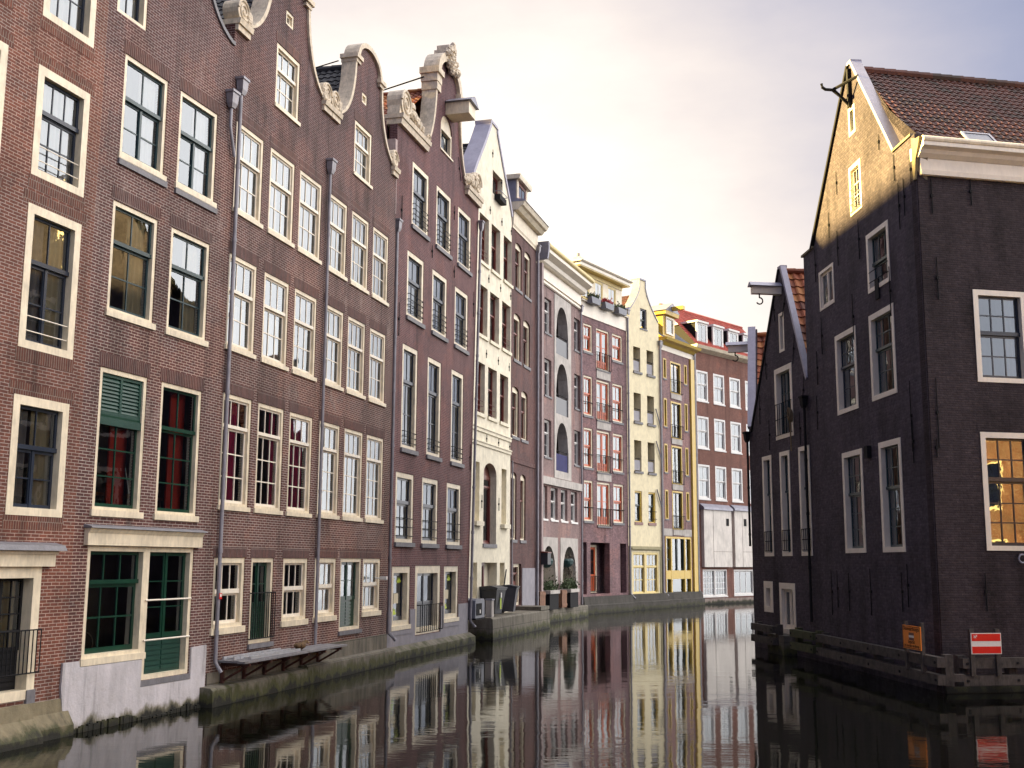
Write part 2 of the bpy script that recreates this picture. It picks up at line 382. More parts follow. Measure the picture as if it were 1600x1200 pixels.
class Thing(House):
    def __init__(s, name, label, cat, P, u, z, v=0, rot=0, group=None):
        M = P.M @ Matrix.Translation((u, v, z)) @ Matrix.Rotation(rot, 4, 'Z')
        s.inv = M.inverted(); s.P = Frame(M); s.root = empty(name, M, label, cat, group)

def inside(p, poly):
    c = False; n = len(poly); j = n-1
    for i in range(n):
        a, b = poly[i], poly[j]
        if (a[1] > p[1]) != (b[1] > p[1]) and p[0] < (b[0]-a[0])*(p[1]-a[1])/(b[1]-a[1])+a[0]: c = not c
        j = i
    return c
def rpoly(r): return [(r[0], r[1]), (r[2], r[1]), (r[2], r[3]), (r[0], r[3])]
def arch(r, rise, n=12, power=1.0):
    """opening with an arched head inside rect r; rise = height of the arc"""
    u0, z0, u1, z1 = r; c = (u0+u1)/2; hw = (u1-u0)/2
    pts = [(u0, z0), (u1, z0)]
    for i in range(n+1):
        a = math.pi*i/n; x = math.cos(a)
        pts.append((c+hw*x, z1-rise+rise*max(0, math.sin(a))**power))
    return pts
def wall(house, mat, outline, holes, depth=.30, P=None, name='wall', v0=0.0):
    pts, edges = [], []
    for poly in [outline]+holes:
        n0 = len(pts); pts += [Vector(p) for p in poly]
        edges += [(n0+i, n0+(i+1) % len(poly)) for i in range(len(poly))]
    V, _, T, *_ = delaunay_2d_cdt(pts, edges, [], 0, 1e-5)
    mb = MB(); keep = []
    for tri in T:
        c = sum((V[i] for i in tri), Vector((0, 0)))/3
        if inside(c, outline) and not any(inside(c, h) for h in holes): keep.append(tri)
    mb.add([(p.x, v0, p.y) for p in V], [(a, b, c) if (V[b]-V[a]).cross(V[c]-V[a]) > 0 else (a, c, b) for a, b, c in keep])
    for k, poly in enumerate([outline]+holes):
        area = sum(poly[i][0]*poly[(i+1) % len(poly)][1]-poly[(i+1) % len(poly)][0]*poly[i][1] for i in range(len(poly)))
        q = poly if (area > 0) == (k > 0) else poly[::-1]
        for i in range(len(q)):
            a, b = q[i], q[(i+1) % len(q)]
            mb.quad((a[0], v0, a[1]), (b[0], v0, b[1]), (b[0], v0+depth, b[1]), (a[0], v0+depth, a[1]))
    return mb.build(name, mat, house, P=P)

def shell(house, u0, u1, z1, mat, depth=7.0, P=None, room='room', roomv=2.4, z0=-1, lap=.0):
    """party walls, back wall and the far side of the rooms"""
    mb = MB()
    mb.box(u0+.02-lap, u0+.22, .43, depth, z0, z1); mb.box(u1-.22, u1-.02, .43, depth, z0, z1); mb.box(u0+.22, u1-.22, depth-.2, depth, z0, z1)
    mb.build('side_wall', mat, house, P=P)
    if room:
        mb = MB(); mb.box(u0+.23, u1-.23, roomv, roomv+.1, z0+.2, z1-.05)
        mb.box(u0+.225, u0+.26, .44, roomv-.01, z0+.2, z1-.05); mb.box(u1-.26, u1-.225, .44, roomv-.01, z0+.2, z1-.05)
        mb.build('room_partition', room, house, P=P)

def lintel(house, r, mat='soldier_brown', h=.30, over=.07, P=None):
    MB().box(r[0]-over, r[2]+over, -.006, .05, r[3]+.006, r[3]+h).build('lintel', mat, house, P=P)

def window(house, r, frame='cream', sash='cream', fwid=.11, nc=3, ntop=1, nbot=2, ft=.36, fdep=.02, sdep=.13, sill='cream', sillw=.05, sillh=.09,
           curtain=None, casement=False, P=None, poly=None, name='window', bar=.024, stile=.05, meet=.075, parapet=None, panel=0, panel_mat=None):
    """box-framed sash window: frame > sash, pane, sill, curtain"""
    u0, z0, u1, z1 = r; e = .004
    mb = MB(); hb = fwid*.85
    a0, a1, b0, b1 = u0+fwid, u1-fwid, z0+hb*(.9 if sill else 1), z1-fwid
    if poly:
        c = ((u0+u1)/2, (z0+z1)/2)
        big = poly; small = []
        for p in poly:
            small.append((a0+(p[0]-u0)/(u1-u0)*(a1-a0), b0+(p[1]-z0)/(z1-z0)*(b1-b0)))
        mb.strip(small+[small[0]], big+[big[0]], fdep, sdep+.10)
    else:
        mb.box(u0-e, a0, fdep, sdep+.10, z0-e, z1+e); mb.box(a1, u1+e, fdep, sdep+.10, z0-e, z1+e)
        mb.box(a0, a1, fdep, sdep+.10, z0-e, b0); mb.box(a0, a1, fdep, sdep+.10, b1, z1+e)
    w = mb.build(name, frame, house, P=P)
    if sill:
        MB().box(u0-.06, u1+.06, -sillw, fdep+.03, z0-sillh, z0+.012).build('sill', sill, house, w, P)
    zm = b1-ft*(b1-b0)
    sb, pn = MB(), MB()
    def leaf(x0, x1, y0, y1, v, cols, nrow, bottom=1.0):
        st = min(stile, (x1-x0)*.2)
        sb.box(x0, x0+st, v, v+.045, y0, y1); sb.box(x1-st, x1, v, v+.045, y0, y1)
        sb.box(x0+st, x1-st, v, v+.045, y1-st, y1); sb.box(x0+st, x1-st, v, v+.045, y0, y0+st*bottom)
        iu0, iu1, iz0, iz1 = x0+st, x1-st, y0+st*bottom, y1-st
        for i in range(1, cols):
            x = iu0+(iu1-iu0)*i/cols; sb.box(x-bar/2, x+bar/2, v+.006, v+.038, iz0, iz1)
        for j in range(1, nrow):
            z = iz0+(iz1-iz0)*j/nrow
            for i in range(cols):
                p0 = iu0+(iu1-iu0)*i/cols+(bar/2 if i else 0); p1 = iu0+(iu1-iu0)*(i+1)/cols-(bar/2 if i < cols-1 else 0)
                sb.box(p0, p1, v+.008, v+.036, z-bar/2, z+bar/2)
        j = lambda: random.uniform(-.004, .004)
        pn.quad((iu0, v+.022+j(), iz0), (iu1, v+.022+j(), iz0), (iu1, v+.022+j(), iz1), (iu0, v+.022+j(), iz1))
    if ft > 0:
        if casement == 'all':
            mid = (a0+a1)/2
            leaf(a0, mid, zm, b1, sdep, max(1, nc//2), ntop); leaf(mid+.001, a1, zm, b1, sdep, max(1, nc//2), ntop)
        else: leaf(a0, a1, zm, b1, sdep, nc, ntop)
        sb.box(a0, a1, sdep-.03, sdep-.001, zm-.01, zm+meet)
    zb = b0
    if panel:
        zb = b0+panel
        pm = MB(); pm.box(a0, a1, sdep+.03, sdep+.08, b0, zb-.002); mid = (a0+a1)/2
        for x0, x1 in ((a0+.06, mid-.03), (mid+.03, a1-.06)):
            nsl = max(2, int((zb-b0)/.11))
            for i in range(nsl): pm.box(x0, x1, sdep+.012, sdep+.029, b0+.06+i*(zb-b0-.1)/nsl, b0+.06+(i+.75)*(zb-b0-.1)/nsl)
        pm.build('door_panel', panel_mat or sash, house, w, P)
    top = zm-.011 if ft > 0 else b1
    v2 = sdep+(.035 if ft > 0 else 0)
    if casement:
        mid = (a0+a1)/2
        leaf(a0, mid-.0005, zb, top, v2, max(1, nc//2), nbot, 1.3); leaf(mid+.0005, a1, zb, top, v2, max(1, nc//2), nbot, 1.3)
        sb.box(mid-.035, mid+.035, v2-.02, v2-.001, zb, top)
    else: leaf(a0, a1, zb, top, v2, nc, nbot, 1.5)
    sb.build('sash', sash, house, w, P); pn.build('pane', 'glass', house, w, P)
    for cu in curtain or []:
        f0, f1, cm = cu[:3]; y0, y1 = (cu[3], cu[4]) if len(cu) > 3 else (0, 1)
        drape(a0+(a1-a0)*f0, a0+(a1-a0)*f1, b0+(b1-b0)*y0, b0+(b1-b0)*y1, sdep+.15).build('curtain', cm, house, w, P, smooth=True)
    return w
def drape(x0, x1, z0, z1, v, amp=.028, wl=.15):
    mb = MB(); n = max(6, int((x1-x0)/.022)); ph = random.uniform(0, 6)
    vs = []
    for i in range(n+1):
        x = x0+(x1-x0)*i/n; f = math.sin(x*2*math.pi/wl+ph)+.5*math.sin(x*2*math.pi/wl*.43+ph*2)
        vs += [(x, v+amp*f, z0), (x+.01*math.sin(x*9+ph), v+amp*.6*f, z1)]
    return mb.add(vs, [(2*i, 2*i+2, 2*i+3, 2*i+1) for i in range(n)])
def railing(house, parent, u0, u1, z0, z1, v=-.05, bars=3, posts=0, mat='black_paint', P=None, ret=True, r=.011):
    mb = MB()
    for i in range(bars):
        z = z0+(z1-z0)*i/max(1, bars-1)
        if ret: mb.tube([(u0, .12, z), (u0, v, z), (u1, v, z), (u1, .12, z)], r, 6)
        else: mb.tube([(u0, v, z), (u1, v, z)], r, 6)
    for i in range(posts):
        u = u0+(u1-u0)*i/(posts-1); mb.tube([(u, v, z0), (u, v, z1)], r*.8, 6)
    return mb.build('railing', mat, house, parent, P)
def drainpipe(house, pts, r=.055, hopper=True, mat='pipe_grey', P=None, step=1.9):
    r *= .82; mb = MB(); mb.tube(pts, r, 10)
    for a, b in zip(pts, pts[1:]):
        a, b = Vector(a), Vector(b); L = (b-a).length
        for i in range(1, int(L/step)+1):
            p = a+(b-a)*(i*step/L)
            if p.z > .3: mb.tube([p-(b-a).normalized()*.05, p+(b-a).normalized()*.05], r*1.22, 10)
    if hopper:
        p = pts[0]; q = []
        for k, (hw, z) in enumerate(((.075, -.02), (.12, .10), (.14, .34), (.17, .36), (.17, .42))):
            q += [(p[0]-hw, p[1]-hw*.9, p[2]+z), (p[0]+hw, p[1]-hw*.9, p[2]+z), (p[0]+hw, p[1]+hw*.5, p[2]+z), (p[0]-hw, p[1]+hw*.5, p[2]+z)]
        mb.add(q, [(4*k+i, 4*k+(i+1) % 4, 4*k+4+(i+1) % 4, 4*k+4+i) for k in range(4) for i in range(4)]+[(16, 17, 18, 19), (3, 2, 1, 0)])
    return mb.build('drainpipe', mat, house, P=P)
def anchors(house, spots, P=None, h=.55, mat='black_paint', tilt=None):
    """wall anchors, each a forged bar with a small cross bar"""
    for s in spots:
        u, z = s[:2]; hh = s[2] if len(s) > 2 else h; tl = s[3] if len(s) > 3 else 0
        mb = MB(); mb.tube([(u-tl, -.03, z-hh/2), (u+tl, -.03, z+hh/2)], .017, 6, .012)
        mb.box(u-.035, u+.035, -.05, .01, z-.03, z+.05)
        mb.build('wall_anchor', mat, house, P=P)
def tiles(p00, p10, p01, tw=.235, th=.33, amp=.03, sub=6, u_clip=None):
    """pantiled slope: p00-p10 along the eaves, p00-p01 up the slope"""
    p00, p10, p01 = Vector(p00), Vector(p10), Vector(p01)
    U, W = p10-p00, p01-p00; n = U.cross(W).normalized()
    lu, lw = U.length, W.length; nu = max(1, round(lu/tw)); nw = max(1, round(lw/th))
    mb = MB(); uvs = []; vs = []; cols = nu*sub+1
    for j in range(nw):
        for k in (0, 1):
            for i in range(cols):
                x = i/sub; ph = x % 1.0
                hgt = amp*(math.sin(2*math.pi*ph)*.6+.55*math.exp(-((ph-.08)/.1)**2)) + (amp*1.1 if k == 0 else 0)
                f = (j+k*1.0)/nw
                vs.append(p00+U*(i/(cols-1))+W*f+n*hgt)
                uvs.append((x+.01 if i < cols-1 else x-.01, j+.25+.5*k))
    fs = []
    for q in range(2*nw-1):
        for i in range(cols-1): fs.append((q*cols+i, q*cols+i+1, (q+1)*cols+i+1, (q+1)*cols+i))
    mb.add(vs, fs); return mb, uvs
def tile_roof(house, mat, a, b, c, parent=None, P=None, name='roof', **kw):
    mb, uvs = tiles(a, b, c, **kw); return mb.build(name, mat, house, parent, P, uvs=uvs, smooth=False)
def ridge_tiles(house, mat, a, b, P=None, parent=None, r=.11):
    a, b = Vector(a), Vector(b); n = max(2, int((b-a).length/.4)); mb = MB()
    for i in range(n):
        p, q = a+(b-a)*(i/n), a+(b-a)*((i+1)/n); mb.tube([p, q+(q-p)*.08], r, 8, r*1.18)
    mb.build('ridge', mat, house, parent, P)
def curve(p0, p1, p2, p3, n=14):
    P = [Vector(p) for p in (p0, p1, p2, p3)]
    return [tuple(P[0]*(1-t)**3+P[1]*3*t*(1-t)**2+P[2]*3*t*t*(1-t)+P[3]*t**3) for t in [i/n for i in range(n+1)]]
def offset(pl, w):
    """polyline moved w to its left"""
    out = []
    for i, p in enumerate(pl):
        a, b = Vector(pl[max(0, i-1)]), Vector(pl[min(len(pl)-1, i+1)]); d = (b-a).normalized()
        out.append((p[0]-d.y*w, p[1]+d.x*w))
    return out
def volute(mb, c, r, v0, v1, sgn=1):
    """stone scroll: drum with a spiral moulding and leaf bosses"""
    n = 18; poly = [(c[0]+r*math.cos(2*math.pi*i/n), c[1]+r*math.sin(2*math.pi*i/n)) for i in range(n)]
    mb.prism(poly, v0, v1)
    pts = []
    for i in range(40):
        a = i/39*4.2*math.pi; rr = r*(.98-.86*i/39); pts.append((c[0]+sgn*rr*math.cos(a), v0-.01, c[1]+rr*math.sin(a)))
    mb.tube(pts, r*.115, 6, r*.07)

# ------------------------------------------------------------------ where each facade stands
base = ground(95, 1149)
PL, JO = {}, {}
PL['A'] = Plane(base, 18.2); PL['A0'] = Plane(base, 17.6)
prev, k_prev = PL['A'], 1.0
for n, yaw, k, x, y in (('B', 14.7, 1, 318, 1090), ('D', 15.0, 1.015, 603, 1000), ('W', 16.3, 1.06, 730, 975), ('BR', 16.3, 1.08, 796, 960), ('PK', 20.3, 1.11, 834, 960),
                        ('RD', 33, 1.16, 907.5, 945), ('YL', 37, 1.18, 983, 938), ('OR', 34.5, 1.195, 1035, 935), ('FR', 43, 1.21, 1090, 935)):
    u, _ = prev.uz(x, y); o = prev.pt(u)
    cur = Plane((o.x, o.y), yaw)
    PL[n] = Plane((o.x*k, o.y*k), yaw); JO[n] = (x, y); prev = cur
def width(n, x, y): return PL[n].uz(x, y)[0]

# ------------------------------------------------------------------ ground and water
def sheet(name, x0, x1, y0, y1, z, mat):
    o = MB().quad((x0, y0, z), (x1, y0, z), (x1, y1, z), (x0, y1, z)).build(name, mat)
    return tag(o, kind='structure')
sheet('water', -200, 400, -60, 1500, 0, 'canal_water')

# ------------------------------------------------------------------ left row: orange brick house at the frame edge
P = PL['A0']
H = House(P, -7.6, 0, 'orange-brown brick house at the far left with wide cream window frames and white guard bars')
r1, r2, r3 = P.rect((69, 105, 137.3, 312.3)), P.rect((45.7, 316.7, 112.3, 561.7)), P.rect((11.8, 613, 88, 808))
uu0 = (r1[0]+r2[0]+r3[0])/3; uu1 = (r1[2]+r2[2]+r3[2])/3
z0 = P.uz(162.7, 87)[1]
ws = [[uu0, z0, uu1, z0+2.35]] + [[uu0, r[1], uu1, r[3]] for r in (r1, r2, r3)]
ws += [[r[0]-2.32, r[1], r[2]-2.32, r[3]] for r in ws]
door = [-2.42, .78, -.86, 3.16]
wall(H, 'brick_orange', [(-7.6, .55), (0, .55), (0, 19), (-7.6, 19)], [rpoly(r) for r in ws+[door]])
shell(H, -7.6, 0, 18.9, 'brick_orange')
for i, r in enumerate(ws):
    k = i % 4
    cur = [(0, .42, 'curtain_white'), (.55, 1, 'curtain_white')] if k != 2 else [(0, .5, 'curtain_grey'), (.6, 1, 'curtain_cream')]
    if k in (0, 1): cur = [(.02, .98, 'curtain_white')]
    if k == 3: cur = [(0, .46, 'curtain_grey'), (.5, .98, 'curtain_cream')]
    w_ = window(H, r, fwid=.17, nc=3 if k < 2 else 2, ntop=1, nbot=2, ft=.38 if k < 3 else .42, sash='navy', fdep=-.01, sdep=.10, sill=None, curtain=cur, casement=k > 1, stile=.055)
    if k in (1, 2): railing(H, w_, r[0]+.16, r[2]-.16, r[1]+.34, r[1]+.62, v=.03, bars=2, mat='pale_cream', ret=False)
    lintel(H, r, 'soldier_orange', .24, .14)
    MB().box(r[0]-.05, r[2]+.05, -.006, .05, r[1]-.26, r[1]-.006).build('brick_sill', 'soldier_orange', H)
d_ = window(H, door, 'cream', 'black_paint', fwid=.2, nc=4, nbot=4, ft=0, fdep=-.02, sdep=.2, sill=None, casement=True, name='door', panel=.7,
            curtain=[(0, 1, 'curtain_cream', .3, 1)])
railing(H, d_, door[0]+.1, door[2]+.02, 1.25, 2.02, v=-.09, bars=2, posts=15, r=.014)
mb = MB(); mb.box(-2.6, -.62, -.12, .02, 3.17, 3.46); mb.box(-2.63, -.59, -.16, .02, 3.40, 3.46); mb.build('door_cornice', 'cream', H)
mb = MB(); mb.prism_u([(-.28, 3.462), (.02, 3.462), (.02, 3.62), (-.22, 3.56)], -2.72, -.50); mb.build('door_hood', 'blue_stone', H)
mb = MB(); mb.box(-1.06, -.84, -.05, .02, .70, .94); mb.box(-2.45, -2.24, -.05, .02, .70, .94); mb.build('door_plinth', 'blue_stone', H)

q = Thing('embankment', 'ochre stained concrete quay below the orange brick house, at the left edge', 'quay wall', P, -8, 0, group='quay walls along the canal')
mb = MB(); mb.prism_u([(-.42, -1), (-.34, .12), (-.10, .42), (-.06, .70), (.29, .70), (.29, -1)], 0, 7.1)
mb.prism_u([(-.24, -1), (-.2, .2), (-.05, .45), (-.03, .69), (.29, .69), (.29, -1)], 7.1, 8.1)
mb.build('wall', 'quay_ochre', q)

# ------------------------------------------------------------------ two-bay brown brick house with the green shutter
P = PL['A']; W_ = width('A', 318, 1090)
H = House(P, 0, W_, 'two-bay red-brown brick house with a green louvred shutter and a rough white plastered base')
g = rows(P, [[(196.7, 83.3, 255, 275), (282.7, 140, 334, 319)], [(177.7, 311.7, 238, 507.3), (268.3, 354, 321, 534.3)], [(157.5, 572, 219, 801.6), (253, 596, 306, 807.5)]])
loft = P.rect((189, -80, 233, 52)); loft[1] = 14.85; loft[3] = 16.9; loft[2] = loft[0]+1.02
gl_ = [P.uz(138, 850)[0], P.uz(122, 1032)[1], P.uz(232, 850)[0], P.uz(138, 852)[1]]
gd = [P.uz(231, 850)[0]+.01, P.uz(222, 1063)[1], P.uz(306, 852)[0]-.06, gl_[3]]
c = W_/2
R_ = [(W_, 16.1)] + curve((W_-.12, 16.1), (3.9, 16.3), (3.2, 17.0), (3.12, 19), 10) + [(3.12, 21)]
L_ = [(W_-p[0], p[1]) for p in R_][::-1]
wall(H, 'brick_red_brown', [(0, -.4), (W_, -.4)]+R_+L_, [rpoly(r) for row in g for r in row]+[rpoly(loft), [(gl_[0], gl_[1]), (gd[0], gl_[1]), (gd[0], gd[1]), (gd[2], gd[1]), (gd[2], gd[3]), (gl_[0], gl_[3])]])
shell(H, 0, W_, 16, 'brick_red_brown')
for pl in (R_, L_):
    MB().strip(pl, offset(pl, -.10), -.05, .36).build('gable_coping', 'blue_stone', H)
for k in (0, 1):
    a = (.05 if k == 0 else W_-.05, .36, 16.05)
    tile_roof(H, 'tile_dark', a, (a[0], 7, 16.05), (c, .36, 20.6)) if k else tile_roof(H, 'tile_dark', (a[0], 7, 16.05), a, (c, 7, 20.6))
lou = None
for j, row in enumerate(g):
    for i, r in enumerate(row):
        sm = ('dark_teal', 'dark_teal' if i else 'dark_teal', 'bottle_green')[j]
        cur = [[(.55, 1, 'curtain_white')], [(.5, 1, 'curtain_cream')], []][j]
        w_ = window(H, r, fwid=.10, nc=2, ntop=1, nbot=(2, 2, 3)[j], ft=(.42, .36, .34)[j], sash=sm, sdep=.085, casement=j == 0, curtain=cur, bar=.03, sill='cream', sillh=.12)
        lintel(H, r)
        if j == 0: MB().box(r[0]-.05, r[2]+.1, -.05, .03, r[1]-.24, r[1]-.10).build('sill_slate', 'blue_stone', H, w_)
        if j == 2 and i == 0:
            mb = MB(); x0, x1, y1 = r[0]+.10, r[2]-.10, r[3]-.10; y0 = y1-(r[3]-r[1])*.31; mid = (x0+x1)/2
            for a, b in ((x0, x0+.07), (mid-.035, mid+.035), (x1-.07, x1)): mb.box(a, b, .06, .115, y0, y1)
            for a, b in ((x0+.07, mid-.035), (mid+.035, x1-.07)):
                mb.box(a, b, .062, .115, y1-.07, y1); mb.box(a, b, .062, .115, y0, y0+.12)
                n = 9
                for q_ in range(n):
                    z = y0+.13+(y1-y0-.21)*q_/n; mb.add([(a, .065, z), (b, .065, z), (b, .11, z+.09), (a, .11, z+.09), (a, .072, z-.012), (b, .072, z-.012), (b, .117, z+.078), (a, .117, z+.078)], [(0, 1, 2, 3), (7, 6, 5, 4), (0, 4, 5, 1), (2, 6, 7, 3)])
            mb.box(x0-.01, x1+.01, .03, .118, y0-.16, y0-.002)
            mb.build('louvred_shutter', 'blind_green', H, w_)
window(H, loft, fwid=.10, nc=2, ntop=1, nbot=2, sash='navy', sdep=.12, sill=None, curtain=[(.0, 1, 'curtain_white')])
gw = window(H, [gl_[0], gl_[1], gd[0]-.001, gl_[3]], fwid=.11, nc=3, ntop=1, nbot=2, ft=.32, sash='bottle_green', sdep=.14, sillh=.12, stile=.07, bar=.035)
gr = window(H, [gd[0]+.005, gd[1], gd[2], gd[3]], fwid=.11, nc=2, nbot=3, ft=0, sash='bottle_green', sdep=.14, sill=None, casement=True, name='door', panel=.75, stile=.08, panel_mat='blind_green')
for z in (gd[1]+.82, gd[1]+1.66): railing(H, gr, gd[0]+.02, gd[2]-.03, z, z, v=.0, bars=1, mat='pale_cream', ret=False, r=.02)
MB().box(gd[0]-.05, gd[2]+.02, -.05, .2, gd[1]-.12, gd[1]-.006).build('door_step', 'blue_stone', H)
mb = MB(); x0, x1, z = gl_[0]-.14, gd[2]+.18, gl_[3]
mb.prism_u([(-.10, z+.005), (.05, z+.005), (.05, z+.34), (-.16, z+.34), (-.12, z+.27), (-.10, z+.24)], x0, x1); mb.build('cornice', 'cream', H)
MB().prism_u([(-.21, z+.345), (.05, z+.345), (.05, z+.43), (-.19, z+.375)], x0-.03, x1+.04).build('cornice_flashing', 'blue_stone', H)
# plaster skirt, cut round the window and the door
pz = P.uz(315, 1008)[1]
pl = [(.03, -.4), (W_-.02, -.4), (W_-.06, .2), (W_-.04, 1.2), (W_-.05, pz), (gd[2]+.02, pz-.02), (gd[2]+.02, gd[1]-.13), (gd[0]-.06, gd[1]-.13), (gd[0]-.06, gl_[1]-.13), (gl_[0]-.08, gl_[1]-.13),
      (gl_[0]-.10, pz-.03), (-.12, pz-.03), (-.14, .9), (-.06, .4)]
MB().prism(pl, -.05, -.004).build('plaster_skirt', 'white_plaster', H)
mb = MB(); zz_ = .05
for i in range(60):
    u = .03+i*.077; zz_ = max(.02, min(.15, zz_+random.uniform(-.04, .04)))
    mb.box(u, u+.0765, -.07-random.uniform(0, .05), -.003, -.3, zz_)
q = Thing('embankment', 'dark crumbling brick footing at the waterline under the white plastered base', 'quay wall', P, 0, 0, group='quay walls along the canal')
mb.build('rubble_footing', 'quay_dark', q); MB().box(.02, W_-.02, -.02, .25, -1, .02).build('wall', 'quay_dark', q)
drainpipe(H, [(W_-.12, -.08, P.uz(352, 165)[1]), (W_-.12, -.08, 13.9), (W_+.10, -.09, 13.2)], .05)
# a little of the room behind the first-floor windows
for r in g[2]:
    MB().box(r[0]+(r[2]-r[0])*.60, r[2]-.06, .40, .44, r[1], r[3]).build('room_screen', 'red_wall', H)
tz = g[2][0][1]+.42
for i, r in enumerate(g[2]):
    t_ = Thing('table', ['light wooden tabletop with upturned stools behind the shuttered window', 'light wooden tabletop with upturned stools behind the window right of the shutter'][i], 'table', P, (r[0]+r[2])/2-.05, tz-.75, .85, group='tables behind the first floor windows')
    mb = MB(); mb.box(-.55, .42, -.22, .22, .68, .75); mb.build('table_top', 'wood_table', t_)
    for x in (-.5, .37):
        for y in (-.18, .18): MB().box(x-.02, x+.02, y-.02, y+.02, -.1, .68).build('leg', 'wood_table', t_)
    for k, x in enumerate((-.33, .12)):
        s_ = Thing('bar_stool', 'upturned metal stool %s, behind the %s' % (('nearer the left jamb', 'nearer the red screen')[k], ('shuttered window', 'window right of the shutter')[i]), 'stool', Frame(t_.root.matrix_world), x, .755, 0, group='upturned stools')
        MB().box(-.13, .13, -.13, .13, 0, .035).build('seat', 'wood_table', s_)
        for a in (-1, 1):
            for b in (-1, 1): MB().tube([(a*.08, b*.08, .035), (a*.16, b*.16, .62)], .013, 6).build('leg', 'aluminium', s_)
    l_ = Thing('pendant_lamp', 'small unlit glass lamp hanging behind the %s' % ('shuttered window', 'window right of the shutter')[i], 'lamp', P, r[0]+.38, tz+1.05, .6, group='pendant lamps')
    mb = MB(); mb.blob((0, 0, 0), .05, .05, .1, 8, 6); mb.build('lamp_shade', 'lamp_glow_off', l_, smooth=True); MB().tube([(0, 0, .1), (0, 0, .75)], .006, 6).build('cord', 'black_paint', l_)
t_ = Thing('dining_table', 'orange-brown cafe table behind the large ground floor window', 'table', P, gl_[0]+.45, gl_[1]-.2, 1.2)
MB().box(-.5, .35, -.3, .3, .50, .54).build('table_top', 'wood_table', t_); MB().tube([(0, 0, -.1), (0, 0, .5)], .03).build('leg', 'black_paint', t_)
t_ = Thing('cafe_chair', 'bentwood chair with a hooped back behind the large ground floor window', 'chair', P, gl_[0]+1.05, gl_[1]-.2, .95)
MB().box(-.2, .2, -.2, .2, .26, .29).build('seat', 'wood_table', t_)
hoop = [(.21, -.19, .29)]+[(.23, -.19*math.cos(a), .42+.22*math.sin(a)) for a in [math.pi*i/8 for i in range(9)]]+[(.21, .19, .29)]
MB().tube(hoop, .016, 6).build('backrest', 'sandstone', t_)
for a in (-.17, .17):
    for b in (-.17, .17): MB().tube([(a, b, .26), (a*1.1, b*1.1, -.15)], .014, 6).build('leg', 'black_paint', t_)
t_ = Thing('poster', 'framed poster in yellow, teal and orange patches inside the ground floor room', 'poster', P, gl_[0]+.95, gl_[1]+.9, 2.3)
MB().box(-.45, .45, 0, .03, 0, .95).build('poster_frame', 'black_paint', t_)
for a, b, c0, d0, mm in ((-.4, -.05, .3, .9, 'poster_ink'), (-.02, .2, .25, .9, 'dark_teal'), (.05, .4, .05, .45, 'crate_wood'), (.22, .4, .5, .9, 'orange_red'), (-.4, 0, .05, .25, 'case_grey')):
    MB().box(a, b, -.006, -.001, c0, d0).build('printed_patch', mm, t_)

# ------------------------------------------------------------------ pair of neck-gabled houses
P = PL['B']; WB = width('B', 603, 1000); MID = 5.86
def bell(c, zs, hw):
    """right half of the neck gable of the pair, from the shoulder to the neck"""
    return [(c+hw, zs), (c+hw, zs+.28), (c+2.5, zs+.28)] + curve((c+2.46, zs+.30), (c+1.75, zs+.48), (c+1.14, zs+1.2), (c+1.08, zs+2.5), 12)
zs = 16.55
top = 19.15
def gable_pair(H, c, hl, hr):
    # the neck: straight sides, capital, round head
    head = [(c+.92*math.cos(a), top+.22+.58*math.sin(a)) for a in [math.pi*i/14 for i in range(15)]]
    rgt = bell(c, zs, hr); lft = [(2*c-p[0], p[1]) for p in bell(c, zs, hl)][::-1]
    out = [(c+hr, -.4)]+rgt+[(c+1.07, top), (c+.92, top)]+head+[(c-.92, top), (c-1.07, top)]+lft+[(c-hl, -.4)]
    return out[::-1]
def gable_trim(H, c, hl, hr):
    for sgn, hw in ((1, hr), (-1, hl)):
        crv = [(c+sgn*(p[0]-c), p[1]) for p in bell(c, zs, hw)[3:]]+[(c+sgn*1.07, top)]
        outer = [(p[0]+sgn*.13, p[1]+.02) for p in crv]
        MB().strip(crv, outer, -.07, .42).build('gable_coping', 'sandstone', H)
        mb = MB(); a, b = sorted((c+sgn*2.28, c+sgn*(hw+.02)))
        mb.prism_u([(-.14, zs+.16), (.45, zs+.16), (.45, zs+.30), (-.17, zs+.30)], a, b); mb.prism_u([(-.09, zs), (.42, zs), (.42, zs+.16), (-.09, zs+.16)], a+.03, b-.03)
        mb.build('shoulder_ledge', 'sandstone', H)
        mb = MB(); volute(mb, (c+sgn*(hw-.32), zs+.62), .32, -.06, .38, sgn); 
        for q_ in range(7): mb.blob((c+sgn*(2.35+.10*q_*(hw-2.9)/.35*.35), -.05, zs+.42+.20*math.sin(q_*1.3)**2), .13, .09, .12, 8, 6, .15)
        mb.build('scroll_ornament', 'sandstone', H)
        mb = MB(); a, b = sorted((c+sgn*.78, c+sgn*1.28)); mb.box(a+.06, b-.06, -.10, .44, top-.02, top+.10); mb.box(a, b, -.16, .46, top+.101, top+.24); mb.build('neck_capital', 'sandstone', H)
    ang = [math.pi*i/16 for i in range(17)]
    MB().strip([(c+.90*math.cos(a), top+.25+.58*math.sin(a)) for a in ang], [(c+1.06*math.cos(a), top+.25+.74*math.sin(a)) for a in ang], -.10, .42).build('gable_head', 'sandstone', H)
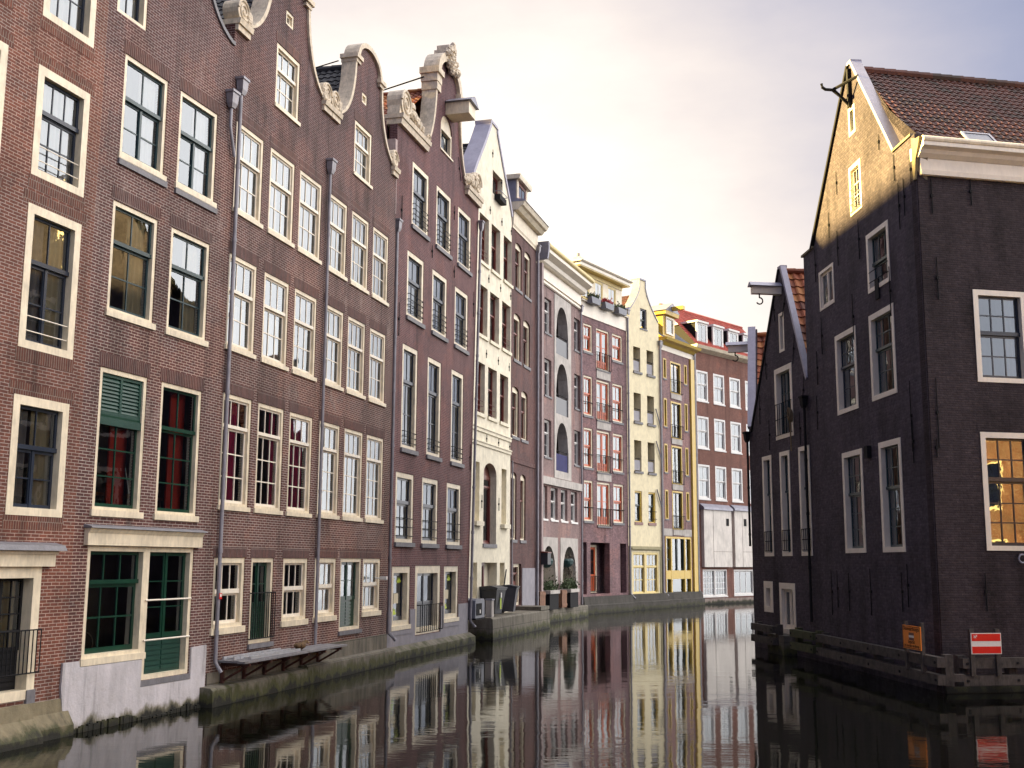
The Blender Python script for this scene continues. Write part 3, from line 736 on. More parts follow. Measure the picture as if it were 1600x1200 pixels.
tabs = {
 'B1': dict(grid=[[(369, 187, 408.5, 352.7), (424.3, 229, 456, 381.7), (470, 265, 499, 408)], [(357.5, 395, 397.3, 556), (414.3, 423.3, 447, 574), (461.7, 449, 491, 591)], [(349, 612.5, 386.8, 793.8), (403.8, 628.8, 438.3, 799.5), (453.3, 642.5, 483.8, 803)]],
            loft=(433.5, 65, 466, 192.5), small=(448, 14.3, 459, 48.6), gnd=[(334.5, 871.7, 379, 980), (443.3, 871.7, 477.7, 965.7)], door=(393.3, 871.7, 423, 1001.7)),
 'B2': dict(grid=[[(515, 299.3, 539.3, 434), (550.7, 328.3, 574, 456), (583.3, 353.3, 605.3, 475)], [(508.3, 473.3, 533.3, 606.7), (544.3, 492.7, 568.3, 619.3), (578.3, 511.7, 600.7, 631.7)], [(500, 657.5, 527, 807), (538.8, 668, 563.8, 810.8), (573.3, 678, 596.8, 813)]],
            loft=(555, 186, 579.3, 291.7), small=(566, 142.7, 573.3, 166.7), gnd=[(492.3, 872.3, 522.7, 962.3), (567.3, 872.3, 592.7, 953.3)], door=(532.3, 872.3, 562, 982))}
labs = ('neck-gabled brown brick house with pink curtains and a black gate before its green door', 'neck-gabled brown brick house with white net curtains and a whole rounded gable head')
for hi, key in enumerate(('B1', 'B2')):
    T = tabs[key]; u0, u1 = (0, MID) if hi == 0 else (MID, WB)
    H = House(P, u0, u1, labs[hi])
    g = rows(P, T['grid']); lo, sm = P.rect(T['loft']), P.rect(T['small']); gn = rows(P, [T['gnd']])[0]; do = P.rect(T['door'])
    do[3] = gn[0][3]; c = (2.98, 8.80)[hi]
    hl, hr = c-u0-.005, u1-.005-c
    wall(H, 'brick_brown', gable_pair(H, c, hl, hr), [rpoly(r) for row in g for r in row]+[rpoly(r) for r in (lo, sm, do, *gn)])
    shell(H, u0, u1, 16.4, 'brick_brown')
    gable_trim(H, c, hl, hr)
    zr = 19.5
    tile_roof(H, 'tile_dark', (u0+.05, 8.5, 16.3), (u0+.05, .44, 16.3), (c, 8.5, zr)); tile_roof(H, 'tile_dark', (u1-.05, .44, 16.3), (u1-.05, 8.5, 16.3), (c, .44, zr))
    ridge_tiles(H, 'tile_dark', (c, .44, zr+.03), (c, 8.5, zr+.03))
    for j, row in enumerate(g):
        for i, r in enumerate(row):
            cur = [(0, 1, 'curtain_white')] if j < 2 else [(0, 1, 'curtain_grey')]
            if j == 0: cur = [(0, 1, 'curtain_white')] if i != 1 else [(0, .6, 'curtain_white'), (.72, 1, 'curtain_white')]
            if hi == 0 and j == 1: cur = [[(0, 1, 'curtain_white', 0, .5)], [(0, 1, 'curtain_white', 0, .55)], [(.6, 1, 'curtain_grey')]][i]
            if hi == 1 and j == 1: cur = [[(.5, 1, 'curtain_grey')], [(.55, 1, 'curtain_grey')], [(0, 1, 'curtain_white', 0, .7)]][i]
            if hi == 0 and j == 2: cur = [[(.42, .80, 'curtain_pink')], [(.72, 1, 'curtain_pink')], [(.3, .95, 'curtain_pink')]][i]
            window(H, r, fwid=.105, nc=3, ntop=1, nbot=3 if j == 2 else 2, ft=(.38, .38, .28)[j], sash='pale_cream', sdep=.065, curtain=cur, bar=.03, sillh=.10)
            lintel(H, r)
    window(H, lo, fwid=.115, nc=3, ntop=1, nbot=2, ft=.38, sash='pale_cream', sdep=.09, bar=.03, curtain=[(0, 1, 'curtain_white')]); lintel(H, lo)
    window(H, sm, fwid=.08, nc=1, ft=0, nbot=1, sash='pale_cream', sdep=.09, sill=None, curtain=[(0, 1, 'curtain_grey')])
    for i, r in enumerate(gn):
        window(H, r, fwid=.13, nc=3, ntop=1, nbot=1, ft=.5, sash='pale_cream', sdep=.09, bar=.035, meet=.10, sillh=.14, curtain=[(.0, .4, 'curtain_grey')] if (hi or i) else []); lintel(H, r, h=.26)
    d_ = window(H, do, fwid=.11, nc=2, nbot=2, ft=0, sash='bottle_green', sdep=.14, sill=None, casement=True, name='door', panel=.8, stile=.09); lintel(H, do, h=.26)
    MB().box(do[0]-.06, do[2]+.06, -.06, .2, do[1]-.12, do[1]-.006).build('door_step', 'blue_stone', H)
    if hi == 0: railing(H, d_, do[0]-.02, do[2]+.05, do[1]+.12, do[1]+1.25, v=-.06, bars=2, posts=12, r=.016)
    else:
        mb = MB(); cu, cz = P.uz(590, 903); mb.tube([(cu-.2, .0, cz), (cu-.2, -.2, cz)], .02); mb.box(cu-.25, cu-.15, -.40, -.18, cz-.05, cz+.06); mb.build('security_camera', 'white_paint', H)
    if hi == 0: drainpipe(H, [(.30, -.09, P.uz(374, 150)[1]), (.30, -.09, .95), (.36, -.22, .72)], .06); 
    else:
        drainpipe(H, [(MID, -.09, P.uz(513, 272)[1]), (MID, -.09, .95)], .055)
    if hi == 0:
        mb = MB(); zz = P.uz(323, 932)[1]; mb.box(.24, .36, -.155, -.15, zz-.07, zz+.07); mb.build('sticker', 'sign_red', H)
        MB().box(.26, .34, -.158, -.156, zz-.02, zz+.05).build('sticker_panel', 'sign_white', H)
    mb = MB(); a = (c-1.5, .4, top-.1); mb.tube([a, (a[0]-.3, 2.6, a[2]-.6)], .02, 6); mb.build('stay_rod', 'black_paint', H)
q = Thing('embankment', 'mossy concrete ledge along the waterline below the pair of neck-gabled houses', 'quay wall', P, 0, 0, group='quay walls along the canal')
mb = MB(); mb.prism_u([(-.40, -1), (-.36, .36), (-.30, .42), (.29, .46), (.29, -1)], -.25, 4.9); mb.prism_u([(-.36, -1), (-.34, .44), (-.29, .5), (.29, .5), (.29, -1)], 4.9, WB)
mb.build('wall', 'quay_concrete', q)
mb = MB(); mb.box(.05, 4.2, -.03, -.005, .3, .72); mb.box(4.2, WB-.05, -.05, -.005, .4, .95); mb.build('plinth', 'quay_concrete', q)

# landing shelf with ladder and duck
su0, sz = P.uz(368, 1034, -.5); su1 = P.uz(515, 1018, -.5)[0]
su0, _ = P.uz(385, 1035, -.8); su1, _ = P.uz(520, 1016, -.4); sz = .98
sh = Thing('landing_shelf', 'grey plank landing shelf on rust-red brackets over the water', 'landing', P, su0, 0)
L = su1-su0
mb = MB()
for i in range(4): mb.box(-.15*(i == 0), L-.1*(i % 2), -.84+i*.2, -.65+i*.2, sz-.05, sz+.004*(i % 2))
mb.build('deck', 'deck_grey', sh)
for i in range(6):
    x = .2+i*(L-.5)/5; mb = MB(); mb.box(x-.04, x+.04, -.12, -.05, .44, sz-.05); mb.box(x-.035, x+.035, -.80, -.12, sz-.13, sz-.052); mb.tube([(x, -.1, .5), (x, -.72, sz-.13)], .03, 6); mb.build('bracket', 'rust_red', sh)
for k, (y0, y1, ln, x0) in enumerate(((-.42, -.14, 3.0, .1), (-.72, -.45, 2.7, .35))):
    ld = Thing('ladder', ('aluminium ladder lying on the shelf along the brick wall', 'aluminium ladder lying on the shelf along its water edge')[k], 'ladder', P, su0, sz+.01, group='ladders on the landing shelf')
    for y in (y0, y1): MB().box(x0, x0+ln, y-.02, y+.02, 0, .07).build('rail', 'aluminium', ld)
    for i in range(10): MB().tube([(x0+.15+i*ln/10.3, y0, .035), (x0+.15+i*ln/10.3, y1, .035)], .014, 6).build('rung', 'aluminium', ld)
du, _ = P.uz(470, 1022, -.6)
dk = Thing('duck', 'brown mottled duck resting on the landing shelf beside the ladders', 'duck', P, du, sz+.01, -.58)
me_v = [(-.24, 0, .13), (-.15, 0, .10), (0, 0, .11), (.13, 0, .12), (.20, -.01, .17), (.24, -.03, .21), (.30, -.05, .205)]
rad = [.02, .085, .115, .095, .055, .052, .03]
mb = MB(); vs = []; n = 10
for p, r in zip(me_v, rad):
    for k in range(n):
        a = 2*math.pi*k/n; vs.append((p[0], p[1]+r*1.05*math.cos(a), p[2]+r*.9*math.sin(a)))
mb.add(vs, [(i*n+k, i*n+(k+1) % n, (i+1)*n+(k+1) % n, (i+1)*n+k) for i in range(len(rad)-1) for k in range(n)]+[tuple(range(n-1, -1, -1)), tuple(range((len(rad)-1)*n, len(rad)*n))])
mb.build('body', 'feather', dk, smooth=True)
MB().add([(.30, -.075, .205), (.30, -.03, .205), (.365, -.045, .185), (.365, -.07, .185), (.30, -.075, .185), (.30, -.03, .185), (.365, -.045, .178), (.365, -.07, .178)], [(0, 3, 2, 1), (4, 5, 6, 7), (0, 4, 7, 3), (1, 2, 6, 5), (3, 7, 6, 2)]).build('bill', 'bill', dk)
for s_ in (-1, 1):
    mb = MB(); mb.blob((-.03, s_*.10, .12), .15, .035, .07, 10, 6); mb.build('wing', 'feather', dk, smooth=True)

# ------------------------------------------------------------------ plum brick house with the carved neck gable
P = PL['D']; WD = width('D', 730, 975)
H = House(P, 0, WD, 'tall plum brick house with carved sandstone scrolls, hoist beam and black balconette bars')
g = rows(P, [[(645, 251, 668.7, 371.9), (682.5, 287.5, 703.7, 401.5), (716, 322, 735, 428)], [(636.7, 390.5, 661, 508.4), (676.4, 419.5, 696.7, 530.5), (710.7, 445.8, 730.5, 550.8)],
             [(629.7, 534.5, 650, 704.7), (668.7, 556.6, 687.3, 716.8), (705.5, 577.5, 722.8, 727.5)], [(619.7, 735.5, 644, 847.5), (659.8, 745.5, 683, 851), (697.4, 754.4, 719.5, 853.8)]])
gn = rows(P, [[(612.5, 885, 639.5, 975), (694, 885, 715, 965)]])[0]; do = P.rect((649, 883.8, 687, 986)); rw = P.rect((690, 177, 707, 252))
c = 5.55; XR = lambda z: WD+z/19.0*1.0
zl = P.uz(650, 210)[1]-.1
rwp = arch([c-.76, P.uz(707, 252)[1], c+.70, P.uz(690, 177)[1]+.1], .62)
half = [(XR(zl), zl), (c+2.75, zl)]+curve((c+2.62, zl+.1), (c+1.9, zl+.6), (c+1.53, zl+1.7), (c+1.46, zl+3.3), 14)
lefth = [(2*c-p[0], p[1]) for p in half[1:]][::-1]+[(.005, zl)]
neck = zl+3.35
head = [(c+1.32*math.cos(a), neck+.1+1.0*math.sin(a)) for a in [math.pi*i/14 for i in range(15)]]
out_ = [(WD-.005, -.3)]+half+[(c+1.46, neck), (c+1.32, neck)]+head+[(c-1.32, neck), (c-1.46, neck)]+lefth+[(.005, -.3)]
wall(H, 'brick_plum', out_[::-1], [rpoly(r) for row in g for r in row]+[rpoly(r) for r in gn+[do]]+[rwp])
shell(H, 0, WD, zl-.1, 'brick_plum', lap=.5)
MB().box(-.20, -.01, -.02, 2.2, zl-3.6, zl-.86).build('flank_wall', 'pink_plaster', H)
mb = MB(); mb.box(-.32, .0, .44, 6, zl-.85, zl-.48); mb.build('gutter_board', 'cream', H)
zr = 21.4
tile_roof(H, 'tile_orange', (.02, 9, zl-.5), (.02, .45, zl-.5), (4.5, 9, zr+.6)); tile_roof(H, 'tile_orange', (WD+.4, .45, zl-.5), (WD+.4, 9, zl-.5), (4.5, .45, zr+.6))
ridge_tiles(H, 'tile_orange', (4.5, .45, zr+.63), (4.5, 9, zr+.63))
for sgn in (-1, 1):
    crv = [(c+sgn*(p[0]-c), p[1]) for p in half[2:]]; MB().strip(crv, [(p[0]+sgn*.16, p[1]) for p in crv], -.10, .5).build('gable_coping', 'sandstone', H)
    mb = MB(); a, b = sorted((c+sgn*2.5, (XR(zl)+.04 if sgn > 0 else -.04))); mb.prism_u([(-.22, zl+.0), (.5, zl+.0), (.5, zl+.16), (-.25, zl+.16)], a, b); mb.prism_u([(-.14, zl-.22), (.5, zl-.22), (.5, zl-.01), (-.18, zl-.01)], a+.04, b-.04); mb.build('shoulder_ledge', 'sandstone', H)
    E_ = (XR(zl)-c if sgn > 0 else c)
    mb = MB(); volute(mb, (c+sgn*(E_-.55), zl+.72), .52, -.12, .45, sgn)
    mb.prism([(c+sgn*(E_-1.1), zl+.16), (c+sgn*(E_-.02), zl+.16), (c+sgn*(E_-.1), zl+.8), (c+sgn*(E_-.9), zl+1.0)], -.06, .42)
    for q_ in range(16):
        f = q_/15; mb.blob((c+sgn*(E_-1.0-f*1.2+random.uniform(-.12, .12)), -.10, zl+.28+.45*(1-f)*random.uniform(.2, 1.4)+.12), random.uniform(.10, .22), .12, random.uniform(.09, .2), 8, 6, .2)
    mb.build('scroll_ornament', 'sandstone', H)
    mb = MB(); volute(mb, (c+sgn*2.45, zl+.36), .2, -.1, .3, -sgn); mb.build('scroll_end', 'sandstone', H)
    mb = MB(); a, b = sorted((c+sgn*1.16, c+sgn*1.74)); mb.box(a+.04, b-.04, -.14, .52, neck-.62, neck-.30); mb.box(a, b, -.16, .54, neck-.28, neck+.05); mb.box(a-.07, b+.07, -.24, .58, neck+.051, neck+.30); mb.build('neck_capital', 'sandstone', H)
ang = [math.pi*i/16 for i in range(17)]
mb = MB(); mb.strip([(c+1.24*math.cos(a), neck+.25+.85*math.sin(a)) for a in ang], [(c+1.56*math.cos(a), neck+.25+1.22*math.sin(a)) for a in ang], -.16, .5)
mb.build('gable_head', 'sandstone', H)
mb = MB(); mb.box(c-.45, c+.45, -.1, .45, neck+1.25, neck+1.62); mb.box(c-.26, c+.26, -.12, .4, neck+1.621, neck+1.9)
for q_ in range(26):
    x = random.gauss(0, .32); mb.blob((c+x, -.20, neck+1.15+random.uniform(-.5, .8)*(1-abs(x))), random.uniform(.09, .2), .16, random.uniform(.1, .22), 8, 6, .25)
mb.build('carved_crest', 'sandstone', H)
hz0, hz1 = zl+2.25, zl+2.75; hu = c+.25
mb = MB(); mb.box(hu-.45, hu+.45, -1.0, .1, hz0, hz1); mb.build('hoist_beam', 'cream', H)
mb = MB(); mb.prism([(hu-.6, hz1+.01), (hu+.6, hz1+.01), (hu+.05, hz1+.32), (hu-.05, hz1+.32)], -1.12, .1); mb.build('hoist_hood', 'zinc', H)
w_ = window(H, [rwp[0][0], rwp[0][1], rwp[1][0], rwp[0][1]+1.0], poly=None, fwid=.12, nc=2, nbot=1, ft=0, sash='navy', sdep=.16, sill='cream', sillh=.06, curtain=[(0, 1, 'curtain_grey')])
a_ = [p for p in rwp if p[1] > rwp[0][1]+1.0]; zb = rwp[0][1]+1.0
MB().prism([(rwp[1][0], zb+.005)]+a_+[(rwp[0][0], zb+.005)], .05, .2).build('tympanum', 'cream', H, w_)
for j, row in enumerate(g):
    for i, r in enumerate(row):
        cur = [[(.55, 1, 'curtain_white')], [(.0, 1, 'curtain_white')], [(0, 1, 'curtain_white', 0, .64)], [(.5, 1, 'curtain_grey')]][j]
        w_ = window(H, r, fwid=.18, nc=2, ntop=1, nbot=(1, 1, 2, 1)[j], ft=(.42, .42, .34, .42)[j], sash='navy', sdep=.11, curtain=cur, bar=.045, stile=.07, meet=.11, sill='blue_stone', sillh=.14, sillw=.08)
        zz0, zz1 = r[1]+.24, r[1]+(.85, .85, .62, .85)[j]
        railing(H, w_, r[0]+.14, r[2]-.14, zz0, zz1, v=-.06, bars=(4, 4, 3, 3)[j], r=.016)
for i, r in enumerate(gn):
    window(H, r, fwid=.22, nc=1, nbot=1, ft=0, sash='navy', sdep=.2, sill='cream', sillh=.14, stile=.1)
    MB().box(r[0]-.1, r[2]+.1, -.05, -.005, r[1]-.30, r[1]-.18).build('ledge', 'grey_plaster', H)
    for fx, fz in ((.32, .76), (.68, .72), (.45, .18)):
        mb = MB(); cx, cz = r[0]+(r[2]-r[0])*fx, r[1]+(r[3]-r[1])*fz
        for k in range(5):
            a = math.pi*(.1+.2*k); ca, sa = math.cos(a), math.sin(a); l = .26
            mb.quad((cx-.02*sa, .212, cz+.02*ca), (cx+.5*l*ca+.045*sa, .212, cz+.5*l*sa-.045*ca), (cx+l*ca, .212, cz+l*sa), (cx+.5*l*ca-.045*sa, .212, cz+.5*l*sa+.045*ca))
        mb.build('leaf_decal', 'lime', H)
    MB().box(r[0]+(r[2]-r[0])*.42, r[0]+(r[2]-r[0])*.66, .208, .212, r[1]+.75, r[1]+1.1).build('paper_notice', 'curtain_cream', H)
d_ = window(H, do, fwid=.28, nc=2, nbot=1, ft=0, sash='navy', sdep=.2, sill=None, casement=True, name='door', panel=.8, stile=.1)
railing(H, d_, do[0]+.3, do[2]-.02, do[1]+.1, do[1]+1.05, v=-.12, bars=2, posts=12, r=.018)
zb = P.uz(660, 950)[1]
mb = MB(); xs = [0, gn[0][0], gn[0][2], do[0], do[2], gn[1][0], gn[1][2], WD]
for a, b in ((0, 1), (2, 3), (4, 5), (6, 7)): mb.box(xs[a]+.004, xs[b]-.004, -.035, -.004, -.3, zb)
for r in gn: mb.box(r[0]-.003, r[2]+.003, -.034, -.004, -.3, r[1]-.15)
mb.box(do[0]-.003, do[2]+.003, -.034, -.004, -.3, do[1]-.02)
mb.build('plaster_plinth', 'grey_plaster', H)
anchors(H, [(-.0+.55, g[0][0][1]+.2, 1.1), (.5, g[1][0][1]-.3, 1.2), (XR(14)-.4, g[1][0][3]-.2, 1.1), ((g[0][0][2]+g[0][1][0])/2, g[0][0][1]-.4, .5), ((g[0][1][2]+g[0][2][0])/2, g[0][0][1]-.5, .5), (XR(9)-.4, g[2][0][1]+.4, 1.1),
            (c-2.2, zl+.6, .8, .2), (c+1.7, zl+.6, .9, -.2), (c-.95, zl-1.5, .6), (c+1.1, zl-1.5, .6)])
drainpipe(H, [(-.05, -.10, P.uz(615, 360)[1]), (-.05, -.10, .95), (.10, -.3, .7)], .07)
drainpipe(H, [(XR(17.8)+.0, -.12, 17.8), (WD+.05, -.12, .9), (WD+.15, -.3, .65)], .075)
mb = MB(); a = Vector((c-1.75, .4, neck-.1)); mb.tube([a, (a.x-.4, 4.6, a.z-1.15), (a.x-.4, 4.7, a.z-1.9)], .03, 6); mb.build('stay_rod', 'black_paint', H)
q = Thing('embankment', 'low moss-topped concrete kerb below the grey plastered base of the plum house', 'quay wall', P, 0, 0, group='quay walls along the canal')
mb = MB(); mb.prism_u([(-.34, -1), (-.30, .28), (-.05, .44), (.25, .44), (.25, -1)], .0, WD+.2); mb.build('wall', 'quay_concrete', q)

# ------------------------------------------------------------------ cream-white house
P = PL['W']; WW = width('W', 796, 960)
H = House(P, 0, WW, 'cream-white rendered house with a pointed gable, zinc coping and a tall arched loading door')
g = rows(P, [[(750, 335, 763, 416.7), (768.5, 347.8, 781, 433), (786.5, 364, 800, 447.5)], [(747.5, 441, 760.8, 529.8), (766, 455, 779.5, 541), (784, 470, 798, 551.5)], [(743.8, 562.3, 756.6, 649), (762.7, 572.8, 776, 656.8), (781, 583.3, 794, 663.4)]])
ad = P.rect((756, 721, 775, 851)); adp = arch(ad, .55)
ni = rows(P, [[(741, 720, 748.5, 814), (783.7, 732, 791, 819)]])[0]; gb = P.rect((770, 265, 785, 317))
lo = [P.rect((737, 879, 745, 944)), P.rect((752.5, 879, 776, 940)), P.rect((781, 879, 788, 945))]
for r in lo: r[1], r[3] = 1.15, lo[1][3]
c = WW/2; ze = P.uz(754, 270)[1]-.1; zt = P.uz(783, 211)[1]
half = [(WW-.005, ze-.9)]+curve((WW-.1, ze-.6), (WW-.5, ze+.2), (c+1.7, ze+1.1), (c+.48, zt-.2), 10)+[(c+.48, zt)]
out_ = [(.005, -.3), (WW-.005, -.3)]+half+[(2*c-p[0], p[1]) for p in half][::-1]
wall(H, 'cream_wall', out_, [rpoly(r) for row in g for r in row]+[adp]+[rpoly(r) for r in ni+lo+[gb]], depth=.42)
shell(H, 0, WW, ze-1, 'brick_plum', lap=2.3)
MB().strip([(2*c-p[0], p[1]) for p in half[1:]], [(2*c-p[0]-.16, p[1]+.1) for p in half[1:]], -.06, .75).build('gable_coping', 'zinc_light', H)
MB().strip(half[1:], [(p[0]+.16, p[1]+.1) for p in half[1:]], -.06, .75).build('gable_coping', 'zinc_light', H)
MB().box(c-.55, c+.55, -.06, .8, zt+.005, zt+.14).build('gable_cap', 'zinc_light', H)
zr = zt-.9
tile_roof(H, 'tile_dark', (.02, 9, ze-.7), (.02, .8, ze-.7), (c, 9, zr)); tile_roof(H, 'tile_dark', (WW-.02, .8, ze-.7), (WW-.02, 9, ze-.7), (c, .8, zr)); ridge_tiles(H, 'tile_dark', (c, .8, zr+.03), (c, 9, zr+.03))
for j, row in enumerate(g):
    for i, r in enumerate(row):
        w_ = window(H, r, 'oxblood', 'oxblood', fwid=.06, nc=1, ntop=1, nbot=1, ft=.42, fdep=.22, sdep=.24, sill='cream_wall', sillw=.08, sillh=.14, curtain=[(0, 1, 'curtain_white', .42, 1)] if j < 2 else [(0, 1, 'curtain_grey')])
        if j == 2 and i < 2 or (j == 1 and i == 2) or (j == 0 and i == 0): railing(H, w_, r[0]+.05, r[2]-.05, r[1]+.15, r[1]+.62, v=.06, bars=3, mat='oxblood', r=.014, ret=False)
w_ = window(H, gb, 'oxblood', 'oxblood', fwid=.07, nc=1, nbot=1, ft=0, fdep=.26, sdep=.28, sill=None)
window(H, [ad[0], ad[1], ad[2], ad[3]-.56], 'oxblood', 'oxblood', fwid=.14, nc=1, nbot=1, ft=.14, fdep=.30, sdep=.32, sill='blue_stone', name='door', sillh=.16)
MB().prism([(ad[2], ad[3]-.55)]+[p for p in adp if p[1] > ad[3]-.55]+[(ad[0], ad[3]-.55)], .34, .40).build('fanlight', 'oxblood', H)
for r in ni:
    MB().box(r[0], r[2], .421, .46, r[1], r[3]).build('niche_back', 'cream_wall', H); MB().box(r[0]-.1, r[2]+.15, -.2, .1, r[1]-.22, r[1]-.02).build('niche_sill', 'cream_wall', H)
for r in (lo[0], lo[2]): MB().box(r[0], r[2], .421, .46, r[1], r[3]).build('niche_back', 'cream_wall', H)
r = lo[1]; window(H, [r[0], r[1], r[0]+(r[2]-r[0])*.62, r[3]], 'oxblood', 'oxblood', fwid=.12, nc=1, nbot=1, ft=0, fdep=.34, sdep=.36, sill=None, name='door', panel=.8, panel_mat='oxblood')
MB().box(r[0]+(r[2]-r[0])*.62, r[2], .421, .46, r[1], r[3]).build('porch_wall', 'cream_wall', H)
mb = MB()
for y, h_ in ((P.uz(741, 668)[1], .16), (P.uz(741, 690)[1], .14)): mb.box(.01, WW-.01, -.06, -.002, y-h_/2, y+h_/2); mb.box(.01, WW-.01, -.10, -.002, y+h_/2, y+h_/2+.06)
mb.build('string_course', 'cream_wall', H)
for r in g[1]+g[2]: pass
sp = []
for j in range(3):
    zz = g[j][0][3]+.55
    for i in range(3): sp.append(((g[j][i][2]+(g[j][i+1][0] if i < 2 else WW-.1))/2-.1, zz, .4))
ym = (P.uz(741, 668)[1]+P.uz(741, 690)[1])/2
sp += [(g[2][0][2]+.3, ym, .4), (g[2][1][2]+.3, ym, .4), (.2, ym, .4), (WW-.2, ym, .4), (ad[0]-.3, ad[1]+1.9, .6), (ad[2]+.35, ad[1]+1.9, .6), (c-.2, ze+1.6, .4), (c+1.3, ze+.6, .4)]
anchors(H, sp)
wb = Thing('flower_box', 'dark narrow window box on the gable window of the cream-white house', 'flower box', P, (gb[0]+gb[2])/2, gb[1]-.25, -.22)
MB().box(-.55, .55, -.08, .2, 0, .26).build('trough', 'black_paint', wb)
mb = MB(); mb.tube([(-.6, .2, .4), (-.6, -.12, .4), (.6, -.12, .4), (.6, .2, .4)], .02, 6); mb.build('rail', 'zinc', wb)
q = Thing('embankment', 'mossy concrete landing block in front of the cream-white house carrying the bins', 'quay wall', P, 0, 0, group='quay walls along the canal')
wq = width('W', 826, 950)
mb = MB(); mb.prism_u([(-1.15, -1), (-1.1, .86), (-1.02, .93), (.41, .93), (.41, -1)], .15, wq); mb.build('wall', 'quay_concrete', q)
MB().box(wq-1.7, wq, -1.1, .2, .935, 1.12).build('step', 'quay_concrete', q)
# things standing on the landing block
def bin_(u, v, lab, mat, rot):
    b = Thing('wheelie_bin', lab, 'bin', P, u, .935, v, rot, 'wheeled bins on the landing block')
    mb = MB(); q = []
    for hw, hd, z in ((.30, .30, .10), (.42, .45, 1.12), (.45, .48, 1.13), (.45, .48, 1.20)): q += [(-hw, -hd, z), (hw, -hd, z), (hw, hd, z), (-hw, hd, z)]
    mb.add(q, [(4*k+i, 4*k+(i+1) % 4, 4*k+4+(i+1) % 4, 4*k+4+i) for k in range(3) for i in range(4)]+[(3, 2, 1, 0), (12, 13, 14, 15)]); mb.build('body', mat, b)
    mb = MB(); mb.prism_u([(-.52, 1.205), (.5, 1.205), (.5, 1.27), (-.1, 1.33), (-.52, 1.25)], -.47, .47); mb.tube([(-.4, .52, 1.24), (.4, .52, 1.24)], .03); mb.build('lid', 'bin_plastic', b)
    for x in (-.34, .34): MB().tube([(x-.05, .3, .13), (x+.05, .3, .13)], .13, 12).build('wheel', 'black_paint', b)
    return b
bu, _ = P.uz(771, 948, -.55); b1 = bin_(bu, -.50, 'tall dark blue-black wheelie bin with a lime and white sticker', 'bin_plastic', R(-12))
MB().box(-.05, .06, -.43, -.41, .30, .80).build('sticker', 'lime', b1); MB().box(-.05, .06, -.455, -.435, .802, 1.02).build('sticker_top', 'sign_white', b1)
bu2, _ = P.uz(791, 940, -.5); bin_(bu2+.25, -.50, 'grey wheelie bin between the sticker bin and the brown door', 'bin_grey', R(8))
au, _ = P.uz(745, 965, -.7)
a = Thing('equipment_box', 'grey-blue metal box with a dark open front at the left end of the landing block', 'equipment box', P, au-.35, .935, -.60)
mb = MB(); mb.prism([(-.62, .06), (.62, .06), (.62, .76), (.5, .84), (-.55, .84), (-.62, .78)], -.35, .30); mb.build('casing', 'case_grey', a)
MB().box(-.5, .2, -.37, -.352, .17, .66).build('dark_opening', 'black_paint', a); MB().box(-.65, .65, -.38, .32, 0, .055).build('base', 'black_paint', a)
MB().box(-.12, 0, -.385, -.372, .25, .4).build('label_plate', 'sign_white', a)
pu, _ = P.uz(763.5, 957, -.7)
a = Thing('meter_post', 'small pale grey post box between the equipment box and the sticker bin', 'post', P, pu, .935, -.75)
MB().box(-.17, .17, -.14, .14, 0, .72).build('post', 'white_stone', a); MB().box(-.19, .19, -.16, .16, .722, .78).build('cap', 'zinc', a)
lu, lz = P.uz(780, 918, -.3); lu2, lz2 = P.uz(791, 890, -.1)
tag(MB().tube([(lu, -.45, lz-.6), (lu2, -.1, lz2)], .03, 6).build('leaning_pole', 'black_paint', M=P.M), 'thin dark pole leaning against the white wall above the bins', 'pole')

# ------------------------------------------------------------------ narrow brick house with heavy cream cornice
P = PL['BR']; WR = width('BR', 836, 960)
H = House(P, 0, WR, 'narrow brick house with a heavy cream cornice, a dormer and segmental-arched windows')
g = rows(P, [[(806, 376, 814.5, 456), (819, 390.5, 829.7, 470)], [(803, 486.7, 813.3, 567.8), (818, 498, 827.8, 575)], [(800.5, 600.8, 810.3, 684.8), (814.5, 610, 824.3, 690)], [(798.6, 736, 806.8, 843.8), (813.3, 740.8, 821, 845)]])
do = P.rect((802, 881, 814, 960)); do[1] = 1.15
zc0, zc1 = P.uz(805, 360)[1], P.uz(805, 322)[1]
wall(H, 'brick_sliver', [(.005, -.3), (WR, -.3), (WR, zc0+.1), (.005, zc0+.1)], [arch(r, .2) for row in g for r in row]+[rpoly(do)])
shell(H, 0, WR, zc0, 'brick_sliver', lap=1.2)
for row in g:
    for r in row:
        window(H, [r[0], r[1], r[2], r[3]-.18], 'cream', 'oxblood', fwid=.13, nc=1, ntop=1, nbot=1, ft=.36, fdep=.08, sdep=.18, sill='blue_stone', sillh=.14, curtain=[(0, 1, 'curtain_grey')])
        MB().prism([(r[2], r[3]-.17)]+[p for p in arch(r, .2) if p[1] > r[3]-.17]+[(r[0], r[3]-.17)], .10, .2).build('window_head', 'cream', H)
window(H, do, 'cream', 'oxblood', fwid=.16, nc=1, nbot=1, ft=.2, fdep=.12, sdep=.22, sill=None, name='door', panel=1.0, panel_mat='oxblood')
mb = MB(); mb.prism_u([(-.05, zc0), (.3, zc0), (.3, zc0+.9), (-.12, zc0+.9), (-.10, zc0+.2), (-.05, zc0+.1)], .01, WR)
mb.prism_u([(-.35, zc0+.91), (.3, zc0+.91), (.3, zc0+1.35), (-.72, zc0+1.35), (-.62, zc0+1.15), (-.5, zc0+1.1)], -.05, WR+.05); mb.build('cornice', 'cream', H)
MB().prism_u([(-.76, zc0+1.355), (.3, zc0+1.355), (.3, zc0+1.6), (-.7, zc0+1.45)], -.06, WR+.06).build('gutter', 'zinc', H)
tile_roof(H, 'tile_dark', (0.03, .3, zc0+1.5), (WR-.03, .3, zc0+1.5), (.03, 4, zc0+3.2))
